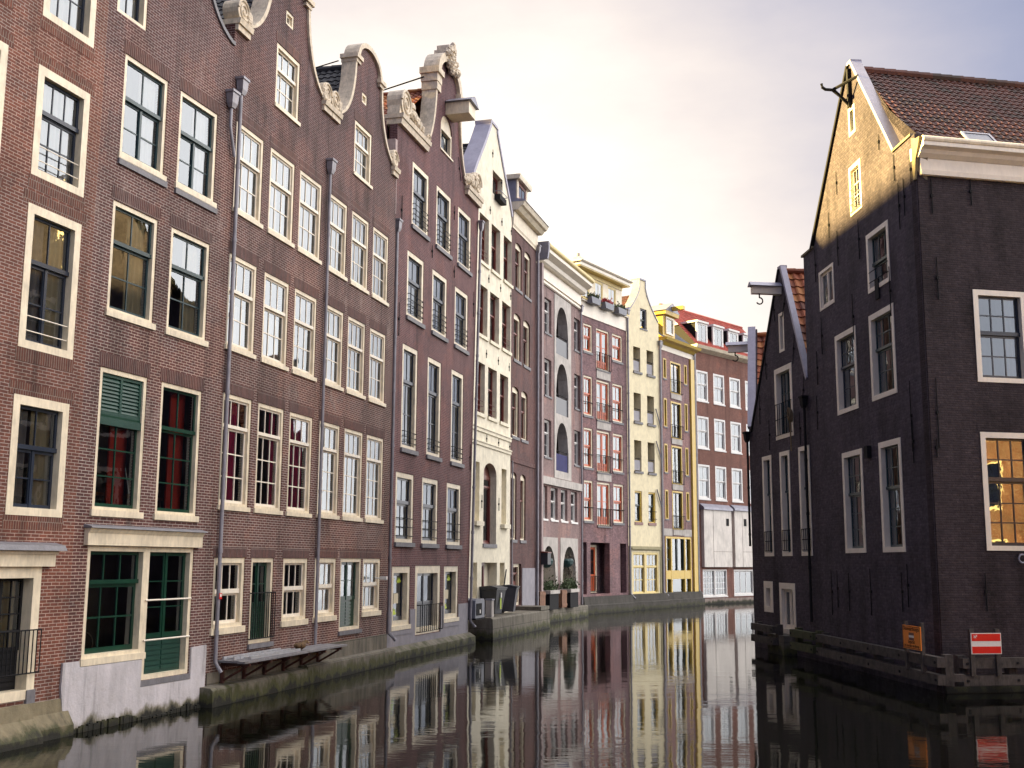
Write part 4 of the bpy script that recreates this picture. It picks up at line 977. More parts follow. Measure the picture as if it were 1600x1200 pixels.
dm = P.rect((808, 281, 826, 320)); dz = P.uz(818, 322)[1]; dh = P.uz(812, 280)[1]-dz-.25
dmb = MB(); dmb.box(.75, 2.75, .0, 2.4, dz, dz+dh); dmb.build('dormer', 'zinc', H)
mb = MB(); mb.prism_u([(-.25, dz+dh+.005), (2.5, dz+dh+.005), (2.5, dz+dh+.25), (-.3, dz+dh+.25), (-.28, dz+dh+.1)], .55, 2.95); mb.box(.74, .98, -.08, -.002, dz, dz+dh); mb.box(2.5, 2.76, -.08, -.002, dz, dz+dh); mb.build('dormer_trim', 'cream', H)
window(H, [1.0, dz+.05, 2.48, dz+dh-.05], 'oxblood', 'oxblood', fwid=.1, nc=2, nbot=1, ft=0, fdep=-.06, sdep=-.05, sill=None)
MB().box(do[2]+.1, WR-.1, -.04, -.004, -.3, 3.0).build('plaster_plinth', 'grey_plaster', H)
mb = MB(); y = P.uz(800, 718)[1]; mb.box(.02, WR-.02, -.05, -.003, y-.12, y+.12); mb.build('string_course', 'brick_sliver', H)
drainpipe(H, [(.04, -.1, P.uz(797, 720)[1]), (.04, -.1, 1.2)], .05, hopper=False)
drainpipe(H, [(WR-.05, -.14, zc0-.1), (WR-.05, -.14, .95)], .09)

# ------------------------------------------------------------------ rose brick house with stacked arched loggias
P = PL['PK']; WP = width('PK', 907.5, 945)
H = House(P, 0, WP, 'rose brick house with a white bay of three pointed arches stacked as loggias')
lf = rows(P, [[(851.7, 464, 861, 525), (897, 495, 906, 550)], [(851, 559, 861.7, 621.7), (897, 582.5, 907.5, 641)], [(850.5, 654, 861, 716.7), (897, 671, 907.5, 728)]])
for k in (0, 1):
    a = sum(r[k][0] for r in lf)/3; b = sum(r[k][2] for r in lf)/3
    for r in lf: r[k][0], r[k][2] = a, b
sm = rows(P, [[(844, 758.5, 855, 811), (861, 761.5, 871, 813), (876, 764, 887, 815), (892, 767, 902, 817)]])[0]
a0, a1 = P.uz(868, 600)[0], P.uz(887, 600)[0]; b0, b1 = P.uz(866, 600)[0]-.05, P.uz(892, 600)[0]-.05
ar = []
for yt, yb in ((481, 557), (569, 649), (661, 737)): ar.append([a0, P.uz(877.5, yb)[1], a1, P.uz(877.5, yt)[1]])
def parch(r, n=14):
    c = (r[0]+r[2])/2; hw = (r[2]-r[0])/2; ri = hw*1.5; pts = [(r[0], r[1]), (r[2], r[1])]
    for i in range(n+1):
        x = 1-2*i/n; pts.append((c+hw*x, r[3]-ri+ri*(max(0, 1-abs(x)**2.1))**.5))
    return pts
ga = [[P.uz(845.5, 900)[0], 1.3, P.uz(869, 900)[0]-.1, P.uz(856, 853)[1]], [P.uz(878.5, 900)[0], 1.3, P.uz(900, 900)[0], P.uz(888, 854)[1]]]
zc0, zc1 = P.uz(847, 443)[1], P.uz(861, 403)[1]
wall(H, 'brick_rose', [(.0, -.3), (WP, -.3), (WP, zc0+.05), (.0, zc0+.05)], [rpoly(r) for row in lf for r in row]+[rpoly(r) for r in sm]+[[(b0+.05, ar[2][1]-.3), (b1-.05, ar[2][1]-.3), (b1-.05, ar[0][3]+.4), (b0+.05, ar[0][3]+.4)]]+[rpoly([r[0]-.3, r[1], r[2]+.3, r[3]+.4]) for r in ga], depth=.4)
shell(H, 0, WP, zc0, 'brick_rose', roomv=3.2, lap=2.0)
wall(H, 'white_stone', [(b0, ar[2][1]-.45), (b1, ar[2][1]-.45), (b1, ar[0][3]+.6), (b0, ar[0][3]+.6)], [parch(r) for r in ar], depth=.62, v0=-.04, name='arched_bay')
for r in ga: wall(H, 'white_stone', [(r[0]-.38, 1.2), (r[2]+.36, 1.2), (r[2]+.36, r[3]+.5), (r[0]-.38, r[3]+.5)], [parch([r[0], 1.25, r[2], r[3]])], depth=.75, v0=-.02, name='arched_panel')
MB().box(b0, b1, 1.5, 1.6, ar[2][1]-.4, ar[0][3]+.5).build('loggia_back', 'curtain_grey', H)
for k, r in enumerate(ar):
    mb = MB(); mb.box(b0+.05, b1-.05, .60, 1.49, r[1]-.2, r[1]-.02); mb.build('loggia_floor', 'white_stone', H)
    mb = MB(); mb.box(a0+.02, a1-.02, .02, .06, r[1]+.02, r[1]+1.02); 
    mb.build('balcony_screen', 'navy' if k < 2 else 'navy_cloth', H)
    railing(H, None, a0, a1, r[1]+1.18, r[1]+1.18, v=.03, bars=1, ret=False, r=.03)
    window(H, [a0-.1, r[1], (a0+a1)/2, r[3]-.3], 'white_paint', 'white_paint', fwid=.1, nc=1, nbot=1, ft=0, fdep=1.35, sdep=1.38, sill=None, name='door')
for row in lf:
    for r in row: window(H, r, 'white_paint', 'white_paint', fwid=.09, nc=1, ntop=1, nbot=2, ft=.34, fdep=.16, sdep=.2, sill='blue_stone', sillh=.1, curtain=[(0, 1, 'curtain_grey')])
for r in sm: window(H, r, 'white_paint', 'white_paint', fwid=.09, nc=1, ntop=1, nbot=1, ft=.42, fdep=.16, sdep=.2, sill='white_paint', sillh=.1, curtain=[(0, 1, 'curtain_grey')])
for r in ga: window(H, [r[0]-.1, 1.3, r[0]+(r[2]-r[0])*.55, r[3]-.6], 'white_paint', 'white_paint', fwid=.12, nc=1, ntop=1, nbot=2, ft=.35, fdep=.60, sdep=.64, sill=None, name='door'); MB().box(r[0]+(r[2]-r[0])*.55, r[2]+.3, .76, .84, 1.3, r[3]+.3).build('porch_wall', 'cream_wall', H)
ys = P.uz(838, 743)[1]
MB().box(.0, WP, -.16, -.003, ys-.38, ys+.06).build('stone_band', 'white_stone', H)
mb = MB(); mb.prism_u([(-.08, zc0), (.3, zc0), (.3, zc0+1.0), (-.1, zc0+1.0)], .0, WP); mb.prism_u([(-.3, zc0+1.01), (.3, zc0+1.01), (.3, zc0+1.8), (-.85, zc0+1.8), (-.85, zc0+1.5), (-.5, zc0+1.3), (-.42, zc0+1.1)], -.15, WP+.05)
mb.box(.0, WP, -.14, -.082, zc0+.04, zc0+.16); mb.box(.0, WP, -.18, -.082, zc0+.25, zc0+.33); mb.build('cornice', 'pale_cream', H)
mb = MB(); mb.tube([(-.18, -.86, zc0+1.86), (WP+.06, -.86, zc0+1.86)], .15, 10); mb.box(-.2, WP+.06, -.9, .3, zc0+1.81, zc0+1.92); mb.build('gutter', 'soft_yellow', H)
MB().prism_u([(-.9, zc0+1.0), (.3, zc0+.9), (.3, zc0+2.0), (-.98, zc0+2.0), (-.98, zc0+1.5)], -.42, -.205).build('cornice_end', 'zinc', H)
MB().box(-.30, -.005, -.55, 2.2, -.3, zc0+.8).build('party_pier', 'pink_plaster', H)
MB().box(.01, WP-.01, .5, 6.8, zc0+1.5, zc0+1.8).build('flat_roof', 'zinc', H)
drainpipe(H, [(.06, -.12, zc0-.5), (.06, -.12, 1.0)], .06); drainpipe(H, [(WP-.08, -.12, zc0-.1), (WP-.08, -.12, .75)], .07)
bx = Thing('utility_box', 'dark brown metal box mounted on the pale pier between two drainpipes', 'utility box', P, -.25, P.uz(835, 882)[1], -.9)
mb = MB(); mb.box(-.35, .2, -.1, .3, 0, .62); mb.build('casing', 'bin_plastic', bx); MB().prism_u([(-.13, .625), (.32, .625), (.32, .72), (-.13, .67)], -.38, .23).build('lid', 'oxblood', bx)
q = Thing('embankment', 'weathered concrete quay below the rose brick house, behind the planters', 'quay wall', P, -.6, 0, group='quay walls along the canal')
mb = MB(); mb.prism_u([(-.55, -1), (-.5, .66), (-.44, .72), (.29, .72), (.29, -1)], 0, WP+.5); mb.build('wall', 'quay_concrete', q)
pz = P.uz(865, 955)[1]
def planter(px, lab):
    u, _ = P.uz(px-1.5, 940, -.7)
    t_ = Thing('planter', lab, 'planter', P, u, .72, -.50, 0, 'planters on the quay of the rose brick house')
    MB().box(-.78, .78, -.30, .28, .0, .86).build('box', 'black_paint', t_); MB().box(-.86, .86, -.36, .34, .865, 1.06).build('rim', 'white_stone', t_)
    mb = MB()
    for i in range(420):
        x, y = random.uniform(-.8, .8), random.uniform(-.3, .3); z = 1.04+abs(random.gauss(0, .25)); a = random.uniform(0, 6.3); l = random.uniform(.08, .2)
        mb.quad((x, y, z), (x+l*math.cos(a)*.3, y+l*math.sin(a)*.3, z+l*.5), (x+l*math.cos(a), y+l*math.sin(a), z+l*random.uniform(-.2, 1)), (x+l*math.cos(a)*.5-.04, y+l*math.sin(a)*.5, z-.02))
    mb.build('plants', 'leaf', t_); return t_
planter(865, 'black planter with pale rim and green plants under the first white arch')
planter(896.5, 'black planter with pale rim and green plants beside the purple house')
for px, lab in ((848, 'brown wooden panel crate left of both planters'), (882, 'brown wooden panel crate wedged between the two planters')):
    u, _ = P.uz(px-1.5, 940, -.7); t_ = Thing('wooden_crate', lab, 'crate', P, u, .72, -.5, 0, 'wooden crates beside the planters')
    mb = MB()
    for i in range(5): mb.box(-.44+i*.18, -.28+i*.18, -.26, .2, .05, 1.02)
    mb.box(-.47, .47, -.28, -.261, .15, .27); mb.box(-.47, .47, -.28, -.261, .82, .94); mb.build('slats', 'crate_wood', t_)
for px, py, lab in ((853.5, 876, 'green hanging basket with dry trailing plants in the left white arch'), (885.5, 876, 'teal hanging basket in the right white arch')):
    u, z = P.uz(px, py, .15); t_ = Thing('hanging_basket', lab, 'hanging basket', P, u, z, .15, 0, 'hanging baskets in the ground floor arches')
    mb = MB(); mb.blob((0, 0, 0), .52, .4, .42, 12, 6, .04); mb.v = [(x, y, min(z_, .12)) for x, y, z_ in mb.v]; mb.build('bowl', 'basket_green', t_)
    mb = MB()
    for a in (0, 2.1, 4.2): mb.tube([(.45*math.cos(a), .35*math.sin(a), .12), (0, 0, 1.1)], .012, 5)
    mb.build('chain', 'black_paint', t_); mb = MB()
    for i in range(70):
        x, y = random.uniform(-.4, .55), random.uniform(-.3, .3); z_ = random.uniform(-.7, .3)*(1 if x > .2 else .3); mb.quad((x, y, z_), (x+.09, y, z_+.03), (x+.1, y+.05, z_+.12), (x, y+.04, z_+.1))
    mb.build('foliage', 'leaf_dry', t_)
u, z = P.uz(891, 891, .2); t_ = Thing('wall_plant', 'dry purple-grey plant hanging in the right white arch below the teal basket', 'plant', P, u, z, .2)
mb = MB()
for i in range(160):
    x, y, z_ = random.gauss(0, .16), random.gauss(0, .14), random.gauss(0, .36); mb.quad((x, y, z_), (x+.1, y, z_+.03), (x+.1, y+.06, z_+.12), (x, y+.04, z_+.1))
mb.build('dry_leaves', 'leaf_dry', t_); MB().tube([(0, 0, .2), (0, 0, 1.2)], .012, 5).build('string', 'rope', t_)

# ------------------------------------------------------------------ purple brick house with orange-red window frames
P = PL['RD']; WRD = width('RD', 983, 938)
H = House(P, 0, WRD, 'purple brick house with orange-red window frames, iron balconies and a cream penthouse')
g = rows(P, [[(913, 504, 926, 551.7), (956.7, 521, 972.5, 568)], [(913, 586.7, 926, 651), (957, 597.5, 973.7, 661.7)], [(913, 667.5, 926, 731.7), (957.5, 676.7, 973.7, 739)], [(908.7, 750, 926.9, 814.5), (958, 755, 975, 818)]], False)
dd = [P.rect(b) for b in ((931, 511.7, 952.5, 582), (932, 592.5, 952.5, 660), (932.5, 671.7, 953, 740), (933, 752.7, 954, 822.7))]
for k in (0, 1):
    a = sum(r[k][0] for r in g)/4; b = sum(r[k][2] for r in g)/4
    for r in g: r[k][0], r[k][2] = a, b
a = sum(r[0] for r in dd)/4; b = sum(r[2] for r in dd)/4
for r in dd: r[0], r[2] = a, b
po = [P.uz(922.8, 900)[0], 1.25, P.uz(953, 900)[0], P.uz(938, 848)[1]]
sl_ = [.12, 1.25, P.uz(917, 900)[0], po[3]]; sr_ = [P.uz(969.5, 900)[0], 1.25, WRD-.35, po[3]]
zc0, zc1 = P.uz(912, 493)[1], P.uz(912, 471)[1]
wall(H, 'brick_purple', [(.005, -.3), (WRD, -.3), (WRD, zc0+.05), (.005, zc0+.05)], [rpoly(r) for row in g for r in row]+[rpoly(r) for r in dd+[po, sl_, sr_]], depth=.4)
shell(H, 0, WRD, zc0, 'brick_purple', roomv=3, lap=3.4)
for row in g:
    for r in row:
        w_ = window(H, r, 'cream', 'orange_red', fwid=.13, nc=2, ntop=1, nbot=1, ft=.45, fdep=.05, sdep=.14, sill='blue_stone', sillh=.14, stile=.10, bar=.05, curtain=[(.2, .9, 'curtain_white')])
        if row is not g[0]: railing(H, w_, r[0], r[2], r[1]+.9, r[1]+.9, v=-.02, bars=1, ret=False, r=.03)
for k, r in enumerate(dd):
    w_ = window(H, r, 'cream', 'orange_red', fwid=.13, nc=2, nbot=2, ft=0, fdep=.05, sdep=.14, sill=None, casement=True, stile=.14, name='door', panel=.35, bar=.05, curtain=[(.1, .8, 'curtain_white')])
    railing(H, w_, r[0]-.05, r[2]+.08, r[1]+.03, r[1]+1.15, v=-.12, bars=2, posts=9, r=.022)
    if k < 3: MB().box(r[0]-.02, r[2]+.1, -.05, -.003, dd[k+1][3]+.1, r[1]-.12).build('stone_apron', 'white_stone', H)
    MB().box(r[0]-.02, r[2]+.1, -.08, .05, r[1]-.11, r[1]-.01).build('door_step', 'blue_stone', H)
MB().box(.01, WRD-.01, .9, 1.0, 1.0, po[3]+.3).build('porch_back', 'brick_purple', H)
window(H, [po[0]+.1, 1.3, po[2]-.5, po[3]-.15], 'cream', 'orange_red', fwid=.14, nc=2, nbot=2, ft=0, fdep=.76, sdep=.80, sill=None, casement=True, name='door', panel=.9, stile=.16)
railing(H, None, po[0], po[2]-.3, 1.4, 2.4, v=.45, bars=2, posts=12, r=.022, ret=False)
mb = MB(); mb.prism_u([(-.06, zc0), (.3, zc0), (.3, zc1), (-.06, zc1)], .0, WRD-.02); mb.box(.0, WRD-.02, -.2, .3, zc1+.001, zc1+.10); mb.build('frieze', 'pale_cream', H)
MB().box(-.02, WRD+.0, -.24, .3, zc1+.105, zc1+.20).build('frieze_cap', 'soft_yellow', H)
# penthouse
zp = zc1+.2; hz = P.uz(930, 413, -.4)[1]-.42
wl = [[.7+i*1.95, zp+.18, 1.9+i*1.95, hz-.34] for i in range(3)]
wall(H, 'cream', [(.1, zp-.3), (WRD-.1, zp-.3), (WRD-.1, hz), (.1, hz)], [rpoly(r) for r in wl], v0=.30, depth=.2, name='penthouse_wall')
MB().box(-.15, .08, .5, 6, zp-.4, hz).build('penthouse_side', 'brick_purple', H); MB().box(WRD-.09, WRD-.02, .6, 6, zp-.4, hz).build('penthouse_side', 'cream', H)
MB().box(.1, WRD-.1, .24, .295, hz-.30, hz-.03).build('penthouse_fascia', 'soft_yellow', H)
for r in wl: window(H, r, 'soft_yellow', 'soft_yellow', fwid=.1, nc=2, nbot=1, ft=0, fdep=.32, sdep=.34, sill='soft_yellow', curtain=[(0, 1, 'curtain_white')])
mb = MB(); mb.prism_u([(-.28, hz+.05), (6, hz+.05), (6, hz+.28), (-.28, hz+.28)], -.35, WRD+.25); mb.prism_u([(-.36, hz+.285), (6, hz+.285), (6, hz+.42), (-.44, hz+.42), (-.44, hz+.36)], -.45, WRD+.35); mb.build('penthouse_roof', 'pale_cream', H)
MB().box(-.3, WRD+.2, -.24, .5, hz-.02, hz+.045).build('penthouse_soffit', 'soft_yellow', H)
mb = MB(); mb.tube([(1.2, .8, hz+.43), (1.2, .8, hz+1.3)], .22, 10, .16); mb.box(.9, 1.5, .5, 1.1, hz+.7, hz+1.0); mb.build('chimney', 'white_stone', H)
MB().box(.02, WRD-.02, .5, 6.8, zp-.35, zp-.31).build('flat_roof', 'zinc', H)
for i, r in enumerate(wl):
    t_ = Thing('flower_box', 'grey window box with %s on the penthouse ledge, %s' % (('green plants', 'red flowers', 'green trailing plants')[i], ('nearest to the rose house', 'in the middle', 'nearest to the yellow house')[i]), 'flower box', P, (r[0]+r[2])/2, zp-.42, -.36, 0, 'flower boxes on the penthouse ledge')
    MB().prism([(-.55, .12), (.55, .12), (.68, .55), (-.68, .55)], -.22, .22).build('trough', 'case_grey', t_)
    mb = MB()
    for k in range(150):
        x, y = random.uniform(-.62, .62), random.uniform(-.2, .2); z_ = .52+abs(random.gauss(0, .14)); a = random.uniform(0, 6.3); mb.quad((x, y, z_), (x+.08*math.cos(a), y+.08*math.sin(a), z_+.02), (x+.08*math.cos(a), y+.08*math.sin(a), z_+.13), (x, y, z_+.1))
    mb.build('plants', 'flower_red' if i == 1 else 'leaf', t_)
drainpipe(H, [(WRD-.05, -.14, zc1+.2), (WRD-.05, -.14, 1.2), (WRD+.35, -.3, .85)], .09)
q = Thing('embankment', 'dark timber-faced quay running below the purple, yellow and gold-trimmed houses', 'quay wall', P, 0, 0, group='quay walls along the canal')
mb = MB(); mb.prism_u([(-.5, -1), (-.46, .55), (-.35, .60), (-.30, 1.1), (.29, 1.1), (.29, -1)], -.1, WRD); mb.build('wall', 'quay_dark', q)
for n in ('YL', 'OR'):
    Q = PL[n]; w2 = width(n, *((1035, 935) if n == 'YL' else (1090, 935)))
    mb = MB(); mb.prism_u([(-.55, -1), (-.5, .55), (-.35, .60), (-.30, 1.1), (.29, 1.1), (.29, -1)], -.2, w2+.3); mb.build('wall', 'quay_dark', q, P=Q)

# ------------------------------------------------------------------ pale yellow house
P = PL['YL']; WY = width('YL', 1035, 935)
H = House(P, 0, WY, 'pale yellow rendered house with a small spout gable and pairs of open loggias')
g = rows(P, [[(990, 540, 1001, 581), (1010, 547.5, 1022, 588.7)], [(990, 612.5, 1000.5, 659), (1010.7, 618, 1023, 665)], [(991, 687, 1001.7, 736.7), (1012, 691, 1023, 739.7)], [(992, 766, 1004, 816.7), (1012, 769, 1024.6, 817.6)]])
for k in (0, 1):
    a = sum(r[k][0] for r in g)/4; b = sum(r[k][2] for r in g)/4
    for r in g: r[k][0], r[k][2] = a, b
gb = P.rect((1000, 481, 1010.7, 516)); gd_ = P.rect((988.3, 862.5, 1029.6, 927.6)); gd_[2] = min(gd_[2], WY-.35)
ze = P.uz(984, 486)[1]; zt = P.uz(1000, 437)[1]; c = WY/2
half = [(WY-.01, ze-.3)]+curve((WY-.12, ze-.15), (c+1.1, ze+.8), (c+.55, ze+1.6), (c+.40, zt-.55), 8)+[(c+.40, zt)]
out_ = [(.005, -.3), (WY-.01, -.3)]+half+[(2*c-p[0], p[1]) for p in half][::-1]
wall(H, 'yellow_wall', out_, [rpoly(r) for row in g for r in row]+[rpoly(gb), rpoly(gd_)], depth=.4)
shell(H, 0, WY, ze-.4, 'yellow_wall', lap=1.6)
for sgn in (-1, 1):
    pl = [(c+sgn*(p[0]-c), p[1]) for p in half[1:]]; MB().strip(pl, [(p[0]+sgn*.10, p[1]+.05) for p in pl], -.05, .6).build('gable_coping', 'zinc', H)
MB().box(c-.5, c+.5, -.06, .8, zt+.005, zt+.12).build('gable_cap', 'zinc', H)
tile_roof(H, 'tile_brown', (.02, 8, ze-.3), (.02, .82, ze-.3), (c, 8, zt-1)); tile_roof(H, 'tile_brown', (WY-.02, .82, ze-.3), (WY-.02, 8, ze-.3), (c, .82, zt-1))
for j, row in enumerate(g):
    for i, r in enumerate(row):
        if j < 3:
            mb = MB(); mb.box(r[0]-.1, r[2]+.1, 1.2, 1.26, r[1]-.1, r[3]+.1); mb.build('loggia_back', 'room', H); MB().box(r[2], r[2]+.08, .41, 1.19, r[1], r[3]).build('loggia_side', 'yellow_wall', H); MB().box(r[0], r[2], .41, 1.19, r[1]-.1, r[1]-.01).build('loggia_floor', 'blue_stone', H)
            MB().box(r[0]+.03, r[2]-.03, .1, .13, r[1]+.08, r[1]+.82).build('glass_screen', 'curtain_grey', H)
            railing(H, None, r[0], r[2]+.1, r[1]+.95, r[1]+.95, v=.08, bars=1, ret=False, r=.035); MB().box(r[0]-.04, r[2]+.15, -.1, .2, r[1]-.17, r[1]-.005).build('sill', 'blue_stone', H)
        else:
            w_ = window(H, r, 'gold_paint', 'dark_teal', fwid=.12, nc=1, ntop=1, nbot=2, ft=.45, fdep=.06, sdep=.16, sill='oxblood', sillh=.18, bar=.05, stile=.08, curtain=[(0, 1, 'curtain_grey')])
            if i: railing(H, w_, r[0]+.1, r[2]+.1, r[1]+.3, r[1]+.85, v=-.06, bars=2, r=.02)
window(H, gb, 'zinc', 'dark_teal', fwid=.08, nc=1, ntop=1, nbot=1, ft=.55, fdep=.1, sdep=.18, sill='blue_stone')
mid = (gd_[0]+gd_[2])/2
for a, b in ((gd_[0], mid-.003), (mid+.003, gd_[2])): window(H, [a, gd_[1], b, gd_[3]], 'soft_yellow', 'soft_yellow', fwid=.16, nc=3, ntop=1, nbot=2, ft=.34, fdep=.02, sdep=.1, sill='soft_yellow', bar=.05, meet=.14)
zb = P.uz(984, 853)[1]
mb = MB(); mb.box(.006, gd_[0]-.18, -.05, -.003, .3, zb); mb.box(gd_[2]+.18, WY-.01, -.05, -.003, .3, zb); mb.box(gd_[0]-.178, gd_[2]+.178, -.05, -.003, .3, gd_[1]-.12); mb.box(gd_[0]-.178, gd_[2]+.178, -.05, -.003, gd_[3]+.12, zb)
mb.box(.3, WY-.3, -.14, -.051, gd_[3]+.2, gd_[3]+.32); mb.build('plaster_plinth', 'olive_plaster', H)
drainpipe(H, [(WY-.02, -.12, ze-2.0), (WY-.02, -.12, 1.2), (WY+.4, -.3, .9)], .08)
mb = MB()
for y in (640, 690, 765): 
    z_ = P.uz(1028, y)[1]; mb.tube([(WY-.75, -.1, z_), (WY-.1, -.12, z_-1.3)], .05, 6)
mb.build('branch_pipe', 'zinc', H)

# ------------------------------------------------------------------ mauve brick house with gold trim
P = PL['OR']; WO = width('OR', 1090, 935)
H = House(P, 0, WO, 'mauve brick house trimmed in golden yellow, with a yellow dormer and yellow ground floor front')
lw = rows(P, [[(1036, 558, 1041, 591), (1068, 571, 1074, 603)], [(1037.5, 621.7, 1042.5, 666.7), (1069.5, 630.8, 1075, 675)], [(1038, 692.5, 1043, 738), (1071, 700, 1076, 744)], [(1038.7, 765, 1043.7, 811.7), (1071, 769, 1076.7, 813)]])
dd = [P.rect(b) for b in ((1046.6, 564, 1064, 618), (1048, 626.7, 1065, 687.5), (1049, 695.8, 1066, 758), (1049.7, 766.7, 1067, 828))]
for k in (0, 1):
    a = sum(r[k][0] for r in lw)/4; b = sum(r[k][2] for r in lw)/4
    for r in lw: r[k][0], r[k][2] = max(.12, a), b
a = sum(r[0] for r in dd)/4; b = sum(r[2] for r in dd)/4
for r in dd: r[0], r[2] = a, b
gf = [P.uz(1039.7, 880)[0], P.uz(1060, 933)[1], P.uz(1080, 880)[0], P.uz(1060, 839)[1]]
zc0, zc1 = P.uz(1040, 549)[1], P.uz(1034, 529)[1]
wall(H, 'brick_mauve', [(.005, -.3), (WO, -.3), (WO, zc0+.05), (.005, zc0+.05)], [rpoly(r) for row in lw for r in row]+[rpoly(r) for r in dd+[gf]])
shell(H, 0, WO, zc0, 'brick_mauve', lap=1.3)
for row in lw:
    for r in row: window(H, r, 'gold_paint', 'navy', fwid=.10, nc=1, ntop=1, nbot=1, ft=.5, fdep=-.02, sdep=.1, sill='blue_stone', sillh=.1, stile=.05, curtain=[(0, 1, 'curtain_grey')])
for k, r in enumerate(dd):
    w_ = window(H, r, 'gold_paint', 'navy', fwid=.12, nc=2, nbot=2, ft=0, fdep=-.02, sdep=.12, sill=None, casement=True, stile=.09, name='door', curtain=[(0, .4, 'curtain_white')] if k < 2 else [])
    railing(H, w_, r[0]+.02, r[2]+.12, r[1]+.05, r[1]+1.05, v=-.14, bars=2, posts=8, r=.022)
    MB().box(r[0], r[2], -.08, -.003, r[1]-.45, r[1]-.02).build('stone_apron', 'white_stone', H)
mb = MB(); x = gf; c1_, c2_ = x[0]+(x[2]-x[0])*.22, x[0]+(x[2]-x[0])*.74; zm = x[1]+(x[3]-x[1])*.30
for a, b in ((x[0], x[0]+.12), (c1_-.1, c1_+.1), (c2_-.1, c2_+.1), (x[2]-.2, x[2])): mb.box(a, b, -.05, .2, x[1], x[3]); 
for a, b in ((x[0]+.12, c1_-.1), (c1_+.1, c2_-.1), (c2_+.1, x[2]-.2)):
    for y0, y1 in ((x[1], x[1]+.18), (zm, zm+.65), (x[3]-.15, x[3])): mb.box(a, b, -.04, .2, y0, y1)
mb.build('shop_front', 'gold_paint', H)
pn = MB(); dk_ = MB()
for a, b in ((x[0]+.12, c1_-.1), (c1_+.1, c2_-.1), (c2_+.1, x[2]-.2)):
    for y0, y1 in ((x[1]+.18, zm), (zm+.65, x[3]-.15)): pn.quad((a, .12, y0), (b, .12, y0), (b, .12, y1), (a, .12, y1))
m_ = (c1_+c2_)/2
for a in (c1_+.1, m_-.09, m_+.01, c2_-.18): dk_.box(a, a+.08, .04, .11, zm+.65, x[3]-.15)
for a in (x[0]+.12, c2_+.1):
    for f in (.35, .7): zz = zm+.65+(x[3]-.15-zm-.65)*f; dk_.box(a, a+.5 if a > m_ else c1_-.1, .06, .11, zz-.03, zz+.03)
pn.build('pane', 'glass', H); dk_.build('double_door', 'dark_teal', H)
MB().box(.1, dd[3][0]-.1, -.04, -.003, gf[3]+.06, gf[3]+.6).build('stone_band', 'white_stone', H); MB().box(dd[3][2]+.1, WO-.9, -.04, -.003, gf[3]+.06, gf[3]+.6).build('stone_band', 'white_stone', H)
MB().box(WO-.78, WO-.12, -.16, -.004, 1.0, zc0).build('pilaster', 'gold_paint', H)
qh = zc1-zc0
mb = MB(); mb.prism_u([(-.05, zc0+.02), (.3, zc0+.02), (.3, zc0+.48*qh), (-.05, zc0+.48*qh)], .01, WO-.02); mb.build('frieze', 'pale_cream', H)
mb = MB(); mb.prism_u([(-.15, zc0+.485*qh), (.3, zc0+.485*qh), (.3, zc1), (-.8, zc1), (-.7, zc0+.78*qh), (-.35, zc0+.68*qh)], -.1, WO+.02); mb.build('cornice', 'gold_paint', H)
rz0 = zc1+.02; tile_roof(H, 'slate', (-.05, -.3, rz0), (WO, -.3, rz0), (-.05, 3.6, rz0+3.1))
dzt = P.uz(1052, 497)[1]
mb = MB(); mb.box(.85, 2.95, .05, 3.2, rz0+.25, dzt); mb.build('dormer', 'gold_paint', H)
window(H, [1.25, rz0+.5, 2.6, dzt-.12], 'pale_cream', 'pale_cream', fwid=.12, nc=1, nbot=1, ft=0, fdep=-.06, sdep=.0, sill=None, curtain=[(0, 1, 'curtain_white')])
mb = MB(); mb.prism_u([(-.25, dzt+.005), (3.2, dzt+.005), (3.2, dzt+.3), (-.3, dzt+.3)], .7, 3.1); mb.build('dormer_cornice', 'gold_paint', H)
MB().prism([(.62, dzt+.305), (3.18, dzt+.305), (1.9, dzt+1.05)], -.32, 3.2).build('dormer_roof', 'zinc', H)
MB().box(1.7, 2.1, -1.3, -.33, dzt+.42, dzt+.7).build('hoist_beam', 'gold_paint', H)
drainpipe(H, [(.05, -.14, zc0+.1), (.05, -.14, 1.2), (.4, -.3, .9)], .07); drainpipe(H, [(WO-.05, -.14, zc0+.4), (WO-.05, -.14, 1.2), (WO+.3, -.3, .9)], .08)

# ------------------------------------------------------------------ warm red brick house across the end
P = PL['FR']; WF = 13.0
H = House(P, 0, WF, 'warm red brick house across the canal end with white dormers and boarded white panels')
g = rows(P, [[(1092, 578, 1112.6, 630.5), (1120, 585, 1141.4, 635.4), (1147.8, 591.4, 1165.8, 639)], [(1093, 650, 1114, 703), (1122, 655, 1142, 706.7), (1150, 659.7, 1168.8, 710)], [(1094.5, 725, 1115.5, 780.8), (1123.7, 729, 1144, 783), (1151.7, 732.5, 1171, 785.5)]])
dw = g[0][1][0]-g[0][0][0]
for row in g:
    for k in range(3): row[k][0], row[k][2] = .45+k*2.55, 2.15+k*2.55
    row.append([.45+3*2.55, row[0][1], 2.15+3*2.55, row[0][3]])
pnl = [P.rect((1094.7, 796, 1139.6, 886)), P.rect((1142.7, 798, 1180, 886))]
gw = [P.rect((1098, 890, 1136.5, 931)), P.rect((1146.5, 890, 1178, 929))]
zc0, zc1 = P.uz(1088, 549)[1], P.uz(1080, 537)[1]
wall(H, 'brick_warm_red', [(.0, -.3), (WF, -.3), (WF, zc0+.05), (.0, zc0+.05)], [rpoly(r) for row in g for r in row]+[rpoly(r) for r in gw])
shell(H, 0, WF, zc0, 'brick_warm_red', lap=1.4)
